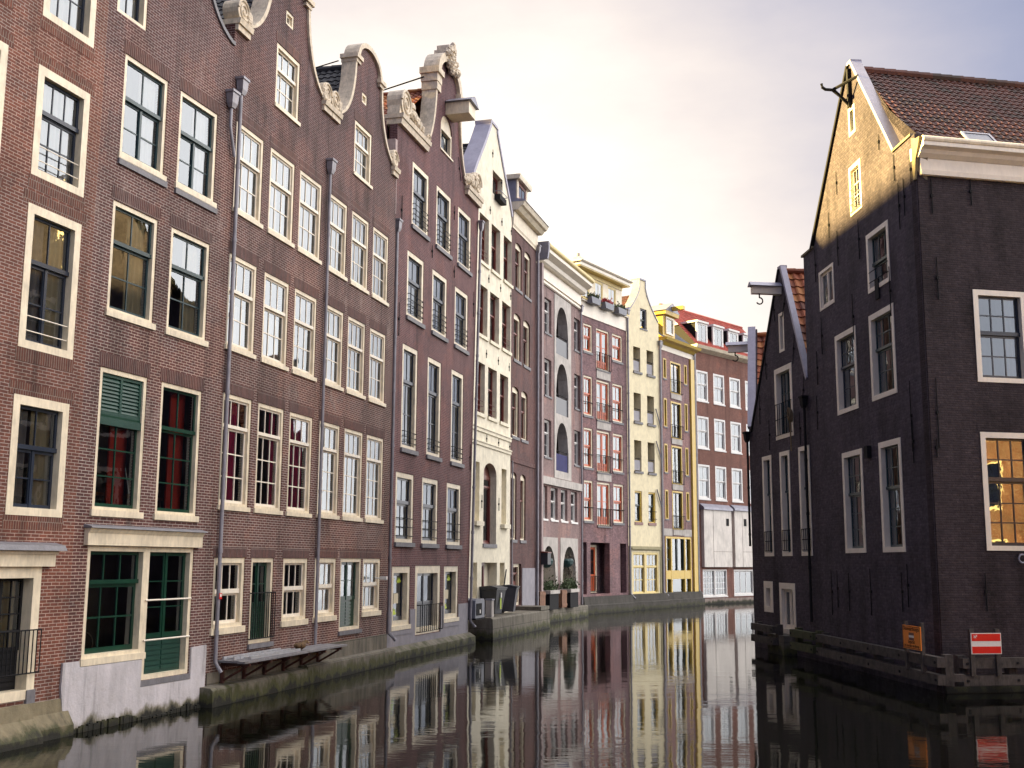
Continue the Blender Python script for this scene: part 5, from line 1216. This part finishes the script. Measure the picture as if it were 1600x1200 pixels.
for j, row in enumerate(g):
    for i, r in enumerate(row): window(H, r, 'white_paint', 'white_paint', fwid=.16, nc=2, ntop=1, nbot=1, ft=.44, fdep=.0, sdep=.08, sill='white_paint', bar=.05, stile=.08, curtain=[(0, 1, 'curtain_white')] if (i+j) % 3 else [(0, 1, 'curtain_white', .5, 1)])
for k, r in enumerate(pnl):
    mb = MB(); f = r[0]+(r[2]-r[0])*.33; zm = r[1]+(r[3]-r[1])*.27
    mb.box(r[0], f-.01, -.30, -.004, r[1], r[3]); mb.box(f+.01, r[2], -.32, -.004, zm+.012, r[3]); mb.box(f+.01, r[2], -.32, -.004, r[1], zm-.012); mb.build('boarded_panel', 'panel_white', H)
    MB().prism_u([(-.45, r[3]+.005), (-.003, r[3]+.005), (-.003, r[3]+.5), (-.40, r[3]+.2)], r[0]-.12, r[2]+.12).build('panel_hood', 'zinc', H)
    hx = r[0]+(r[2]-r[0])*(.85 if k == 0 else .45); MB().box(hx-.2, hx+.2, -.34, -.321, r[1]+(r[3]-r[1])*.73, r[1]+(r[3]-r[1])*.86).build('panel_vent', 'black_paint', H)
x = gw[0]; n = 2
for k in range(2):
    a, b = x[0]+(x[2]-x[0])*k/2, x[0]+(x[2]-x[0])*(k+1)/2-.004
    window(H, [a, x[1], b, x[3]], 'white_paint', 'white_paint', fwid=.1, nc=4, nbot=4, ft=0, fdep=.0, sdep=.08, sill='white_paint', bar=.05)
window(H, gw[1], 'white_paint', 'white_paint', fwid=.14, nc=3, nbot=1, ft=0, fdep=.0, sdep=.08, sill='white_paint', bar=.08)
MB().box(.02, WF, -.06, -.004, -.3, gw[0][1]-.16).build('rubble_base', 'rubble', H)
mb = MB(); mb.prism_u([(-.05, zc0), (.3, zc0), (.3, zc0+.5), (-.55, zc0+.5), (-.45, zc0+.25)], -.1, WF); mb.build('cornice', 'cream', H)
zr0 = zc0+.52; zr = P.uz(1100, 496, 3.2)[1]
tile_roof(H, 'tile_red', (-.1, -.35, zr0), (WF, -.35, zr0), (-.1, 3.2, zr)); ridge_tiles(H, 'tile_red', (-.1, 3.2, zr+.03), (WF, 3.2, zr+.03))
for k in range(4):
    u0_ = [.75, 3.2, 5.65, 8.1][k]; d_ = MB(); d_.box(u0_, u0_+1.5, .15, 2.9, zr0+.15, zr0+2.05); d = d_.build('dormer', 'black_paint', H)
    mb = MB(); mb.box(u0_-.12, u0_+1.62, -.1, 2.9, zr0+2.055, zr0+2.22); mb.box(u0_-.06, u0_+.02, .02, .148, zr0+.12, zr0+2.05); mb.box(u0_+1.48, u0_+1.56, .02, .148, zr0+.12, zr0+2.05); mb.build('dormer_trim', 'white_paint', H, d)
    window(H, [u0_+.025, zr0+.16, u0_+1.475, zr0+2.04], 'white_paint', 'white_paint', fwid=.12, nc=2, nbot=1, ft=0, fdep=.02, sdep=.04, sill=None, curtain=[(0, 1, 'curtain_white')])
drainpipe(H, [(.05, -.15, zc0-.2), (.05, -.15, .8)], .1, hopper=False)

# ------------------------------------------------------------------ black corner house on the right
R1 = Plane(ground(1474, 1083), 176.53)
uf = R1.uz(1276.5, 1000)[0]            # negative: far end
o = R1.pt(uf); P = Plane((o.x, o.y), 176.53); WK = -uf
P2 = Plane(R1.o, 78.5); P2 = Plane(R1.o+P2.n*.055, 78.5)
H = House(P, 0, WK, 'large black-tarred brick corner house with a tall pointed gable and cream cornice on the right')
ws = dict(a=(1357.8, 494.8, 1402.5, 613), b=(1304.8, 526.5, 1342, 637.3), c=(1353.5, 369, 1391.8, 424+14), d=(1279.8, 426.8, 1304.5, 472), e=(1326.6, 264, 1347.8, 323.7), f=(1325.7, 172, 1337.4, 204.7), g=(1316, 708.8, 1354, 863.75), h=(1373, 692.5, 1415.8, 861.8))
ws = {k: P.rect(v) for k, v in ws.items()}
for a, b in (('g', 'h'),):
    ws[a][1] = ws[b][1] = (ws[a][1]+ws[b][1])/2
ztop = P.uz(1328, 101)[1]; zsh = P.uz(1420, 216)[1]; zfl = P.uz(1281, 380)[1]; zc = P2.uz(1432, 274)[1]
pk = 5.36
out_ = [(.0, -.4), (WK, -.4), (WK, zsh), (8.5, zsh), (pk+.12, ztop), (pk-.12, ztop), (1.15, zfl), (0, zfl)]
wall(H, 'brick_tarred', out_, [rpoly(r) for r in ws.values()], depth=.26)
for k, r in ws.items():
    if k in 'abgh':
        w_ = window(H, r, 'pale_cream', 'dark_teal' if k != 'b' else 'navy', fwid=.17, nc=3, ntop=2, nbot=3 if k in 'gh' else 2, ft=.42, fdep=-.02, sdep=.12, sill=None, bar=.03, curtain=[(0, 1, 'curtain_cream')] if k in 'ah' else [(0, 1, 'curtain_grey')])
    elif k == 'c':
        w_ = window(H, r, 'pale_cream', 'dark_teal', fwid=.15, nc=3, ntop=1, nbot=1, ft=.55, fdep=-.02, sdep=.12, sill=None, bar=.03); railing(H, w_, r[0]+.15, r[2]-.1, r[1]+.3, r[1]+.62, v=-.03, bars=2, ret=False, r=.014)
    elif k == 'd': window(H, r, 'pale_cream', 'pale_cream', fwid=.1, nc=2, nbot=1, ft=0, fdep=-.02, sdep=.06, sill=None, casement=True, stile=.08)
    elif k == 'e':
        w_ = window(H, r, 'pale_cream', 'pale_cream', fwid=.13, nc=3, nbot=3, ft=0, fdep=-.02, sdep=.08, sill=None); railing(H, w_, r[0]+.05, r[2]-.05, r[1]+.1, r[1]+.85, v=-.05, bars=4, ret=False, r=.014, mat='zinc')
    else: window(H, r, 'pale_cream', 'dark_teal', fwid=.12, nc=1, nbot=1, ft=0, fdep=-.02, sdep=.08, sill=None)
# camera-facing wall
W2 = 14.0
ra, rb = P2.rect((1519.3, 452.3, 1594, 599)), P2.rect((1531, 675, 1600, 860.5))
ra[2] = ra[0]+1.62; rb[2] = rb[0]+1.62
r2 = [ra, rb, [ra[0]+3.4, ra[1], ra[2]+3.4, ra[3]], [rb[0]+3.4, rb[1], rb[2]+3.4, rb[3]]]
wall(H, 'brick_tarred_brown', [(.005, -.4), (W2, -.4), (W2, zc+.2), (.005, zc+.2)], [rpoly(r) for r in r2], depth=.35, P=P2)
for i, r in enumerate(r2):
    window(H, r, 'pale_cream', 'navy', fwid=.15, nc=3, ntop=2, nbot=3 if i % 2 else 2, ft=.47 if i % 2 == 0 else .40, fdep=-.02, sdep=.12, sill=None, bar=.035, stile=.06, meet=.10, P=P2, curtain=[(.7, 1, 'curtain_white')] if i % 2 == 0 else [])
    MB().box(r[0]-.08, r[2]+.08, -.006, .05, r[3]+.02, r[3]+.3).build('lintel', 'brick_tarred_brown', H, P=P2)
zg = P2.uz(1438, 226)[1]
mb = MB(); mb.prism_u([(-.06, zc), (.3, zc), (.3, zg-.42), (-.08, zg-.42), (-.08, zc+.12)], .06, W2); mb.prism_u([(-.12, zc+.01), (-.061, zc+.01), (-.081, zc+.12), (-.14, zc+.14)], .06, W2)
mb.prism_u([(-.1, zg-.415), (.3, zg-.415), (.3, zg-.05), (-.42, zg-.05), (-.42, zg-.16), (-.28, zg-.22), (-.22, zg-.32)], -.02, W2); mb.build('cornice', 'pale_cream', H, P=P2)
mb = MB(); mb.tube([(-.02, -.36, zg+.03), (W2, -.36, zg+.03)], .10, 10); mb.build('gutter', 'cream', H, P=P2)
# back and far walls, room partitions
mb = MB(); mb.box(.02, WK-.4, 8.6, 8.8, -1, zfl); mb.box(.02, .3, .36, 8.6, -1, zfl-.1); mb.build('side_wall', 'brick_tarred', H)
MB().box(.4, WK-3.1, 2.6, 2.7, -1, 14).build('room_partition', 'room', H); MB().box(3.0, W2-.2, 2.6, 2.7, -1, 14).build('room_partition', 'room', H, P=P2)
# roof: ridge runs back from the gable peak
dv = P.M.inverted().to_3x3() @ Vector((P2.d.x, P2.d.y, 0)); dv = dv/dv.y
Lr = 13.0
pk0 = Vector((pk, .30, ztop-.22)); e0 = Vector((WK+.02, .30, zg+.02))+Vector((-.25, 0, 0)); f0_ = Vector((.2, .32, zfl-.1))
along = dv*Lr
tile_roof(H, 'tile_brown', e0, e0+along, pk0, tw=.24, th=.30); tile_roof(H, 'tile_brown', f0_+along, f0_, pk0+along)
ridge_tiles(H, 'tile_brown', pk0+Vector((0, 0, .05)), pk0+along+Vector((0, 0, .05)), r=.13)
def coping(H, mat, pts, t, v0, v1, name='gable_coping', P=None):
    outer = [(p[0]+t[0], p[1]+t[1]) for p in pts]; MB().strip(pts, outer, v0, v1).build(name, mat, H, P=P)
coping(H, 'zinc_light', [(8.5, zsh+.02), (pk+.1, ztop+.0)], (.09, .06), -.06, .30)
coping(H, 'black_paint', [(1.0, zfl), (pk-.1, ztop)], (-.10, .05), -.08, .45)
MB().box(pk-.16, pk+.2, -.06, .32, ztop+.002, ztop+.10).build('gable_cap', 'zinc_light', H)
mb = MB(); mb.box(8.45, WK-.18, -.05, .36, zsh+.002, zsh+.07); mb.build('shoulder_cap', 'quay_ochre', H)
MB().prism([(WK-.12, zc-.1), (WK+.02, zc-.1), (WK+.10, zg-.45), (WK+.32, zg-.1), (WK+.42, zg+.1), (WK+.2, zg+.12), (WK-.12, zsh-.1)], -.05, .3).build('cornice_return', 'quay_ochre', H)
MB().box(-.12, 1.2, -.06, .36, zfl+.002, zfl+.08).build('shoulder_cap', 'quay_ochre', H)
MB().prism([(8.5, zsh-.02), (WK-.2, zsh-.02), (WK-.2, zg-.3), (pk+.1, ztop-.7), (pk+.1, ztop-.1)], .262, .30).build('parapet_back', 'brick_tarred', H)

slp = (pk0-e0); lam = .10
a0_ = e0+along*.13; skyw = along.normalized()*.95; sn = slp.normalized(); nrm = along.cross(slp).normalized(); nrm = nrm if nrm.z > 0 else -nrm
mb = MB(); b0_ = a0_+sn*.30+nrm*.10; q4 = [b0_, b0_+skyw, b0_+skyw+sn*1.0, b0_+sn*1.0]; mb.add([p-nrm*.12 for p in q4]+q4, [(0, 1, 5, 4), (1, 2, 6, 5), (2, 3, 7, 6), (3, 0, 4, 7)])
inn = [b0_+skyw*.08+sn*.09, b0_+skyw*.92+sn*.09, b0_+skyw*.92+sn*.91, b0_+skyw*.08+sn*.91]; n0 = len(mb.v); mb.v += [tuple(p) for p in q4+inn]; mb.f += [(n0+i, n0+(i+1) % 4, n0+4+(i+1) % 4, n0+4+i) for i in range(4)]
sk = mb.build('skylight', 'zinc', H); MB().quad(*[tuple(p-nrm*.02) for p in inn]).build('skylight_back', 'case_grey', H, sk)
# hoist hook and anchors
hz_ = P.uz(1330, 142)[1]
mb = MB(); mb.box(pk-.07, pk+.07, -.12, -.003, hz_-.55, hz_+.75); mb.tube([(pk-.5, -.02, hz_-.1), (pk, -.62, hz_+.02)], .05, 6); mb.tube([(pk+.75, -.02, hz_+.2), (pk, -.62, hz_+.02)], .05, 6); mb.tube([(pk, -.06, hz_-.5), (pk, -.55, hz_)], .05, 6)
mb.tube([(pk, -.6, hz_+.02), (pk, -.85, hz_+.03), (pk, -.95, hz_+.10), (pk, -.97, hz_+.22)], .05, 6); mb.build('hoist_hook', 'black_paint', H)
sp = [P.uz(*p)+(h_,) for p, h_ in (((1374, 222), .5), ((1398, 262), .8), ((1424, 265), .9), ((1308, 286), .8), ((1296, 352), .9), ((1310, 388), 1.2), ((1343, 374), 1.3), ((1406, 322), 1.4), ((1414, 308), 1.1), ((1275, 415), 1.2), ((1392, 455), 1.5),
      ((1334, 495), 1.5), ((1285, 525), 1.3), ((1278, 575), 1.2), ((1278, 645), 1.2), ((1425, 650), 2.0), ((1301, 925), 1.5), ((1310, 920), 1.2), ((1328, 925), 1.2), ((1362, 925), 1.4), ((1411, 925), 1.1), ((1420, 915), 1.2), ((1428, 690), 1.2))]
anchors(H, sp)
anchors(H, [P2.uz(*p)+(h_,) for p, h_ in (((1455, 307), 1.0), ((1516, 300), .8), ((1464, 435), 1.2), ((1464, 645), 1.9), ((1540, 925), 1.0), ((1463, 700), .5))], P=P2)
mb = MB(); x_, z_ = P.uz(1372, 452); mb.box(x_-.14, x_+.14, -.05, -.003, z_-.3, z_+.3); mb.build('wall_vent', 'black_paint', H)
mb = MB(); x_, z_ = P.uz(1359, 703); mb.box(x_-.13, x_+.13, -.14, -.003, z_-.25, z_+.12); mb.build('wall_lamp', 'black_paint', H)
mb = MB(); x_, z_ = P2.uz(1594, 873)
for k in range(16):
    a = 2*math.pi*k/16; b = 2*math.pi*(k+1)/16; mb.tube([(x_+.11*math.cos(a), -.10, z_+.11*math.sin(a)), (x_+.11*math.cos(b), -.10, z_+.11*math.sin(b))], .025, 6)
mb.tube([(x_, .0, z_+.11), (x_, -.10, z_+.11)], .03, 6); mb.build('mooring_ring', 'zinc', H, P=P2)
mb = MB(); mb.prism_u([(-.12, -1), (-.10, .02), (-.04, .16), (.3, .16), (.3, -1)], .02, W2)
q = Thing('embankment', 'dark mossy footing at the waterline under the black corner house', 'quay wall', P2, 0, 0, group='quay walls along the canal'); mb.build('wall', 'quay_dark', q)

# ------------------------------------------------------------------ timber fenders along the right bank, with the two boards
def fender(Pl, u0, u1, lab, v=-.62, z0=.34, n=4, mat='timber', hi=.27, lo=.26):
    t_ = Thing('timber_fender', lab, 'fender', Pl, u0, 0, v, 0, 'timber fenders on the right bank'); L = u1-u0
    for k, z in enumerate((z0, z0+.43)):
        mb = MB(); mb.box(0, L, -.11, .09, z, z+.25); mb.build('rail', mat, t_)
    for i in range(n):
        x = .12+(L-.24)*i/(n-1); MB().box(x-.12, x+.12, .095, .30, z0-.02, z0+.50+(.24 if i in (0, n-1) else 0)).build('post', mat, t_); MB().box(x-.08, x+.08, .305, -v-.005, z0+.08, z0+.26).build('bracket', mat, t_)
        for z in (z0+.12, z0+.55): MB().tube([(x, -.135, z), (x, -.10, z)], .035, 8).build('bolt', 'black_paint', t_)
    return t_
uu = [P.uz(x, y, -.7)[0] for x, y in ((1276, 1000), (1466, 1030))]
fender(P, uu[0], uu[1], 'long grey timber fender in front of the black gable wall, under the orange board', n=5)
fu = P2.uz(1504, 1040, -.7)[0]
fender(P2, fu, fu+6, 'grey timber fender before the camera-facing black wall, under the red and white board', n=5, z0=.26)
def board(name, lab, Pl, u, v, z, wd, ht, rot, mat):
    t_ = Thing(name, lab, 'sign', Pl, u, z, v, rot, 'canal sign boards')
    for x in (-wd/2+.02, wd/2-.10): MB().box(x-.03, x+.09, .03, .12, -.55, ht+.10).build('post', 'timber', t_)
    MB().box(-wd/2, wd/2, 0, .026, 0, ht).build('panel', mat, t_); return t_
def text(t_, s, size, x, z, y=-.004, mat='black_paint'):
    cu = bpy.data.curves.new('lettering', 'FONT'); cu.body = s; cu.size = size; cu.align_x = 'CENTER'; cu.extrude = .001
    ob = bpy.data.objects.new('tmp', cu); C.objects.link(ob); dg = bpy.context.evaluated_depsgraph_get(); me = bpy.data.meshes.new_from_object(ob.evaluated_get(dg)); bpy.data.objects.remove(ob)
    me.transform(Matrix.Translation((x, y, z)) @ Matrix.Rotation(R(90), 4, 'X')); me.materials.clear(); me.materials.append(MATS[mat])
    o = bpy.data.objects.new('lettering', me); C.objects.link(o); o.parent = t_.root; return o
s0, z0_ = P.uz(1414, 1006, -.75); s1, z1_ = P.uz(1442, 1016, -.75)
wd = .62; t_ = board('orange_sign', 'orange notice board with black lettering and a small red-white-red mark', P, (s0+s1)/2, -.80, P.uz(1428, 1015, -.8)[1], s1-s0, .60, R(0), 'sign_orange'); wd = s1-s0
for a, b, c0, d0 in ((-wd/2+.02, wd/2-.02, .02, .032), (-wd/2+.02, wd/2-.02, .568, .58), (-wd/2+.02, -wd/2+.032, .033, .567), (wd/2-.032, wd/2-.02, .033, .567)): MB().box(a, b, -.004, -.0005, c0, d0).build('border_line', 'black_paint', t_)
text(t_, 'Doorvaarthoogte', wd*.125, 0, .475); text(t_, 'beperkt', wd*.12, 0, .145); text(t_, 'zie borden verderop', wd*.10, 0, .055)
MB().box(-wd*.14, wd*.14, -.004, -.0005, .23, .295).build('red_bar', 'oxblood', t_); MB().box(-wd*.14, wd*.14, -.004, -.0005, .2955, .355).build('white_bar', 'sign_white', t_); MB().box(-wd*.14, wd*.14, -.004, -.0005, .3555, .42).build('red_bar', 'oxblood', t_)
s0, _ = P2.uz(1517, 1000, -.8); s1, _ = P2.uz(1563, 1000, -.8); wd = s1-s0; ht = .62
zt_ = P2.uz(1540, 989, -.8)[1]; zb_ = P2.uz(1540, 1022, -.8)[1]; ht = zt_-zb_
t_ = board('no_entry_sign', 'red-white-red striped canal no-entry board with three small white crosses', P2, (s0+s1)/2, -.82, zb_, wd, ht, R(-2), 'sign_white')
MB().box(-wd/2+.02, wd/2-.02, -.004, -.0005, .02, ht*.36).build('red_stripe', 'sign_red', t_); MB().box(-wd/2+.02, wd/2-.02, -.004, -.0005, ht*.62, ht-.02).build('red_stripe', 'sign_red', t_)
for k in range(3):
    cx, cz = -wd*.45+.05+k*.03, ht*.91-.045+k*.012-.02*(k == 1)
    mb = MB()
    for sgn in (-1, 1): mb.prism([(cx-.022-.004, cz-sgn*.03), (cx-.022+.008, cz-sgn*.03), (cx+.022+.004, cz+sgn*.03), (cx+.022-.008, cz+sgn*.03)], -.008-.001*(sgn > 0), -.0045)
    mb.build('white_cross', 'sign_white', t_)

# ------------------------------------------------------------------ second black house, with the hook beam, and the one behind it
o2 = P.o
Sa = Plane((o2.x, o2.y), 173); usf = Sa.uz(1178, 950)[0]; oo = Sa.pt(usf); PS = Plane((oo.x, oo.y), 173); WS = -usf
H = House(PS, 0, WS, 'narrower black brick house with a steep zinc-coped gable and a cream hoist beam')
ws = [PS.rect(b) for b in ((1216, 491, 1226, 547.5), (1210, 578.8, 1240.5, 680))]
tall = rows(PS, [[(1191, 715, 1210, 868.8), (1218, 707.5, 1239, 868.8), (1248, 698.8, 1270, 868)]])[0]
lo = [PS.rect((1193.8, 908, 1208.8, 957)), PS.rect((1218, 910.5, 1245, 993))]
zt = PS.uz(1219, 420)[1]; pk = PS.uz(1219, 420)[0]; zl, ul = PS.uz(1176, 675)[1], 0; zr_ = PS.uz(1265, 592)[1]
WS2 = WS-.005
out_ = [(0, -.4), (WS2, -.4), (WS2, zr_), (pk+.12, zt), (pk-.12, zt), (1.25, PS.uz(1185, 620)[1]), (.4, zl), (0, zl-.1)]
wall(H, 'brick_tarred', out_, [rpoly(r) for r in ws+tall+lo], depth=.15)
shell(H, 0, WS, zr_-.5, 'brick_tarred')
window(H, ws[0], 'pale_cream', 'dark_teal', fwid=.12, nc=1, nbot=1, ft=0, fdep=.0, sdep=.12, sill=None)
w_ = window(H, ws[1], 'pale_cream', 'dark_teal', fwid=.2, nc=4, nbot=3, ft=0, fdep=-.02, sdep=.18, sill=None, casement=True, bar=.04, curtain=[(0, .3, 'curtain_white'), (.8, 1, 'curtain_white')]); railing(H, w_, ws[1][0]+.1, ws[1][2]-.1, ws[1][1]+.15, ws[1][1]+1.35, v=-.06, bars=3, posts=8, r=.018)
for r in tall:
    w_ = window(H, r, 'pale_cream', 'dark_teal', fwid=.16, nc=2, ntop=2, nbot=3, ft=.38, fdep=-.02, sdep=.14, sill=None, bar=.035, curtain=[(0, .5, 'curtain_grey')]); railing(H, w_, r[0]+.12, r[2]-.12, r[1]+.2, r[1]+.95, v=-.04, bars=3, posts=5, r=.016)
window(H, lo[0], 'pale_cream', 'pale_cream', fwid=.26, nc=1, nbot=1, ft=0, fdep=-.02, sdep=.14, sill=None); window(H, lo[1], 'pale_cream', 'pale_cream', fwid=.22, nc=2, nbot=1, ft=0, fdep=-.02, sdep=.12, sill=None, casement=True, stile=.14, name='door')
coping(H, 'zinc_light', [(WS2-.05, zr_), (pk+.1, zt)], (.10, .08), -.07, .155); coping(H, 'black_paint', [(.35, zl), (1.2, PS.uz(1185, 620)[1]), (pk-.1, zt)], (-.10, .05), -.05, .4)
MB().box(pk-.16, pk+.2, -.06, .2, zt+.002, zt+.1).build('gable_cap', 'zinc_light', H)
tile_roof(H, 'tile_orange', (WS2-.1, .158, zr_-.05), (WS2-.1, 8, zr_-.05), (pk, .158, zt-.12), tw=.3, th=.36, amp=.04); tile_roof(H, 'tile_orange', (.2, 8, zl), (.2, .36, zl), (pk, 8, zt-.25)); ridge_tiles(H, 'tile_orange', (pk, .16, zt-.08), (pk, 8, zt-.08))
bz = PS.uz(1219, 461)[1]
def hoist(H, u, z, L):
    mb = MB(); mb.box(u-.12, u+.12, -L, .05, z, z+.30); mb.build('hoist_beam', 'pale_cream', H); mb = MB(); mb.prism([(u-.22, z+.305), (u+.22, z+.305), (u, z+.48)], -L-.1, .05); mb.build('hoist_hood', 'zinc_light', H)
    mb = MB(); pts = [(u, -L+.3, z), (u, -L+.3, z-.14)]+[(u, -L+.3+.13*math.sin(a), z-.27+.13*math.cos(a)) for a in [math.pi*2*i/12 for i in range(0, 9)]]; mb.tube(pts, .028, 6); mb.build('hook', 'black_paint', H)
hoist(H, pk-.05, bz, 1.15)
anchors(H, [PS.uz(*p)+(h_, t_) for p, h_, t_ in (((1210, 485), .9, -.08), ((1226, 475), .9, .22), ((1197, 570), 1.2, -.06), ((1241, 545), 1.1, .12), ((1188, 640), 1.2, 0), ((1203, 680), 1.2, 0), ((1251, 670), 1.2, 0), ((1256, 610), 1, .1))])
drainpipe(H, [(WS-.12, -.12, zr_-1.0), (WS-.12, -.12, 1.3)], .06, mat='black_paint')
drainpipe(H, [(.10, -.12, PS.uz(1174, 690)[1]), (.10, -.12, 4.0)], .06, mat='black_paint')
u_, z_ = PS.uz(1235, 650, -.2)
t_ = Thing('rope_bundle', 'coil of rope hanging from the railing of the upper window of the second black house', 'rope', PS, u_, z_, -.16)
mb = MB()
for k in range(5):
    mb.tube([(.10*math.cos(a)+.01*k, -.03*k, .22*math.sin(a)+.02*k) for a in [2*math.pi*i/14 for i in range(15)]], .028, 6)
mb.tube([(0, -.06, -.1), (.03, -.06, -1.3)], .03, 6); mb.build('rope', 'rope', t_)
f0, f1 = PS.uz(1239, 985, -.6)[0], PS.uz(1275, 992, -.6)[0]
fender(PS, PS.uz(1174, 972, -.7)[0], PS.uz(1212, 975, -.6)[0], 'short dark timber fender at the far end, below the small square window', n=2)
fender(PS, f0, f1, 'short mossy timber fender right of the white canal door', n=2, mat='timber_mossy')
q = Thing('embankment', 'mossy stone step under the white canal door of the second black house', 'quay wall', PS, lo[1][0], 0, group='quay walls along the canal')
MB().box(-.1, 1.6, -.5, -.003, -1, lo[1][1]-.02).build('wall', 'quay_concrete', q)
# third house
Tb = PS.pt(-.02); PT = Plane((Tb.x, Tb.y), 194.5)
o3 = PT.pt(-6.2); PT = Plane((o3.x, o3.y), 194.5); WT = 6.15
H = House(PT, 0, WT, 'mostly hidden black house farthest along the right bank, showing a zinc coping strip')
zt = EYE+(PS.uz(1179, 507)[1]-EYE)*1.06; ze = PS.uz(1177, 668)[1]; tu = WT-2.9
out_ = [(0, -.4), (WT, -.4), (WT, ze), (tu+.1, zt), (tu-.12, zt), (max(.2, 2*tu-WT), ze), (0, ze)]
wall(H, 'brick_tarred', out_, [], depth=.35); shell(H, 0, WT, ze-.3, 'brick_tarred', room=None)
coping(H, 'zinc_light', [(WT, ze), (tu+.1, zt)], (.12, .10), -.05, .28)
tile_roof(H, 'tile_orange', (WT-.05, .30, ze-.1), (WT-.05, 6, ze-.1), (tu, .30, zt-.3), tw=.3, th=.36, amp=.04); ridge_tiles(H, 'tile_orange', (tu, .3, zt-.25), (tu, 6, zt-.25))
hoist(H, tu-.05, EYE+(PS.uz(1174, 545)[1]-EYE)*1.06, .95)

# ------------------------------------------------------------------ houses out of the frame: one added unseen to shade the black gable and the stone copings, one is mirrored in its windows
PB = Plane((-17, 24), 0); H = House(PB, 3, 61, 'tall flat-topped brick block added unseen behind the left row to shade the black gable', group=None)
mb = MB(); mb.box(3, 22, 0, 6, -.4, 25.6); mb.box(22, 61, 0.01, 6.1, -.4, 30.5); mb.build('wall', 'brick_orange', H)
MB().box(2.8, 21.89, -.2, 6.2, 25.605, 25.9).build('cornice', 'cream', H); MB().box(21.9, 61.2, -.2, 6.3, 30.505, 30.8).build('cornice', 'cream', H)
PB = Plane((30, 24), 180); H = House(PB, -2, 26, 'sunlit golden brick house across the side canal, mirrored in the windows of the black house', group=None)
wl = [[a, z, a+1.5, z+2.3] for a in (0, 3, 6, 9, 12, 15, 18, 21) for z in (2.2, 5.8)]
wall(H, 'brick_orange', [(-2, -.4), (26, -.4), (26, 10.2), (-2, 10.2)], [rpoly(r) for r in wl]); shell(H, -2, 26, 10, 'brick_orange')
for r in wl: window(H, r, fwid=.12, nc=2, ntop=1, nbot=2, sash='navy', curtain=[(0, 1, 'curtain_white')])
mb = MB(); mb.box(-2.1, 26.1, -.4, 7, 10.205, 10.6); mb.build('cornice', 'cream', H)
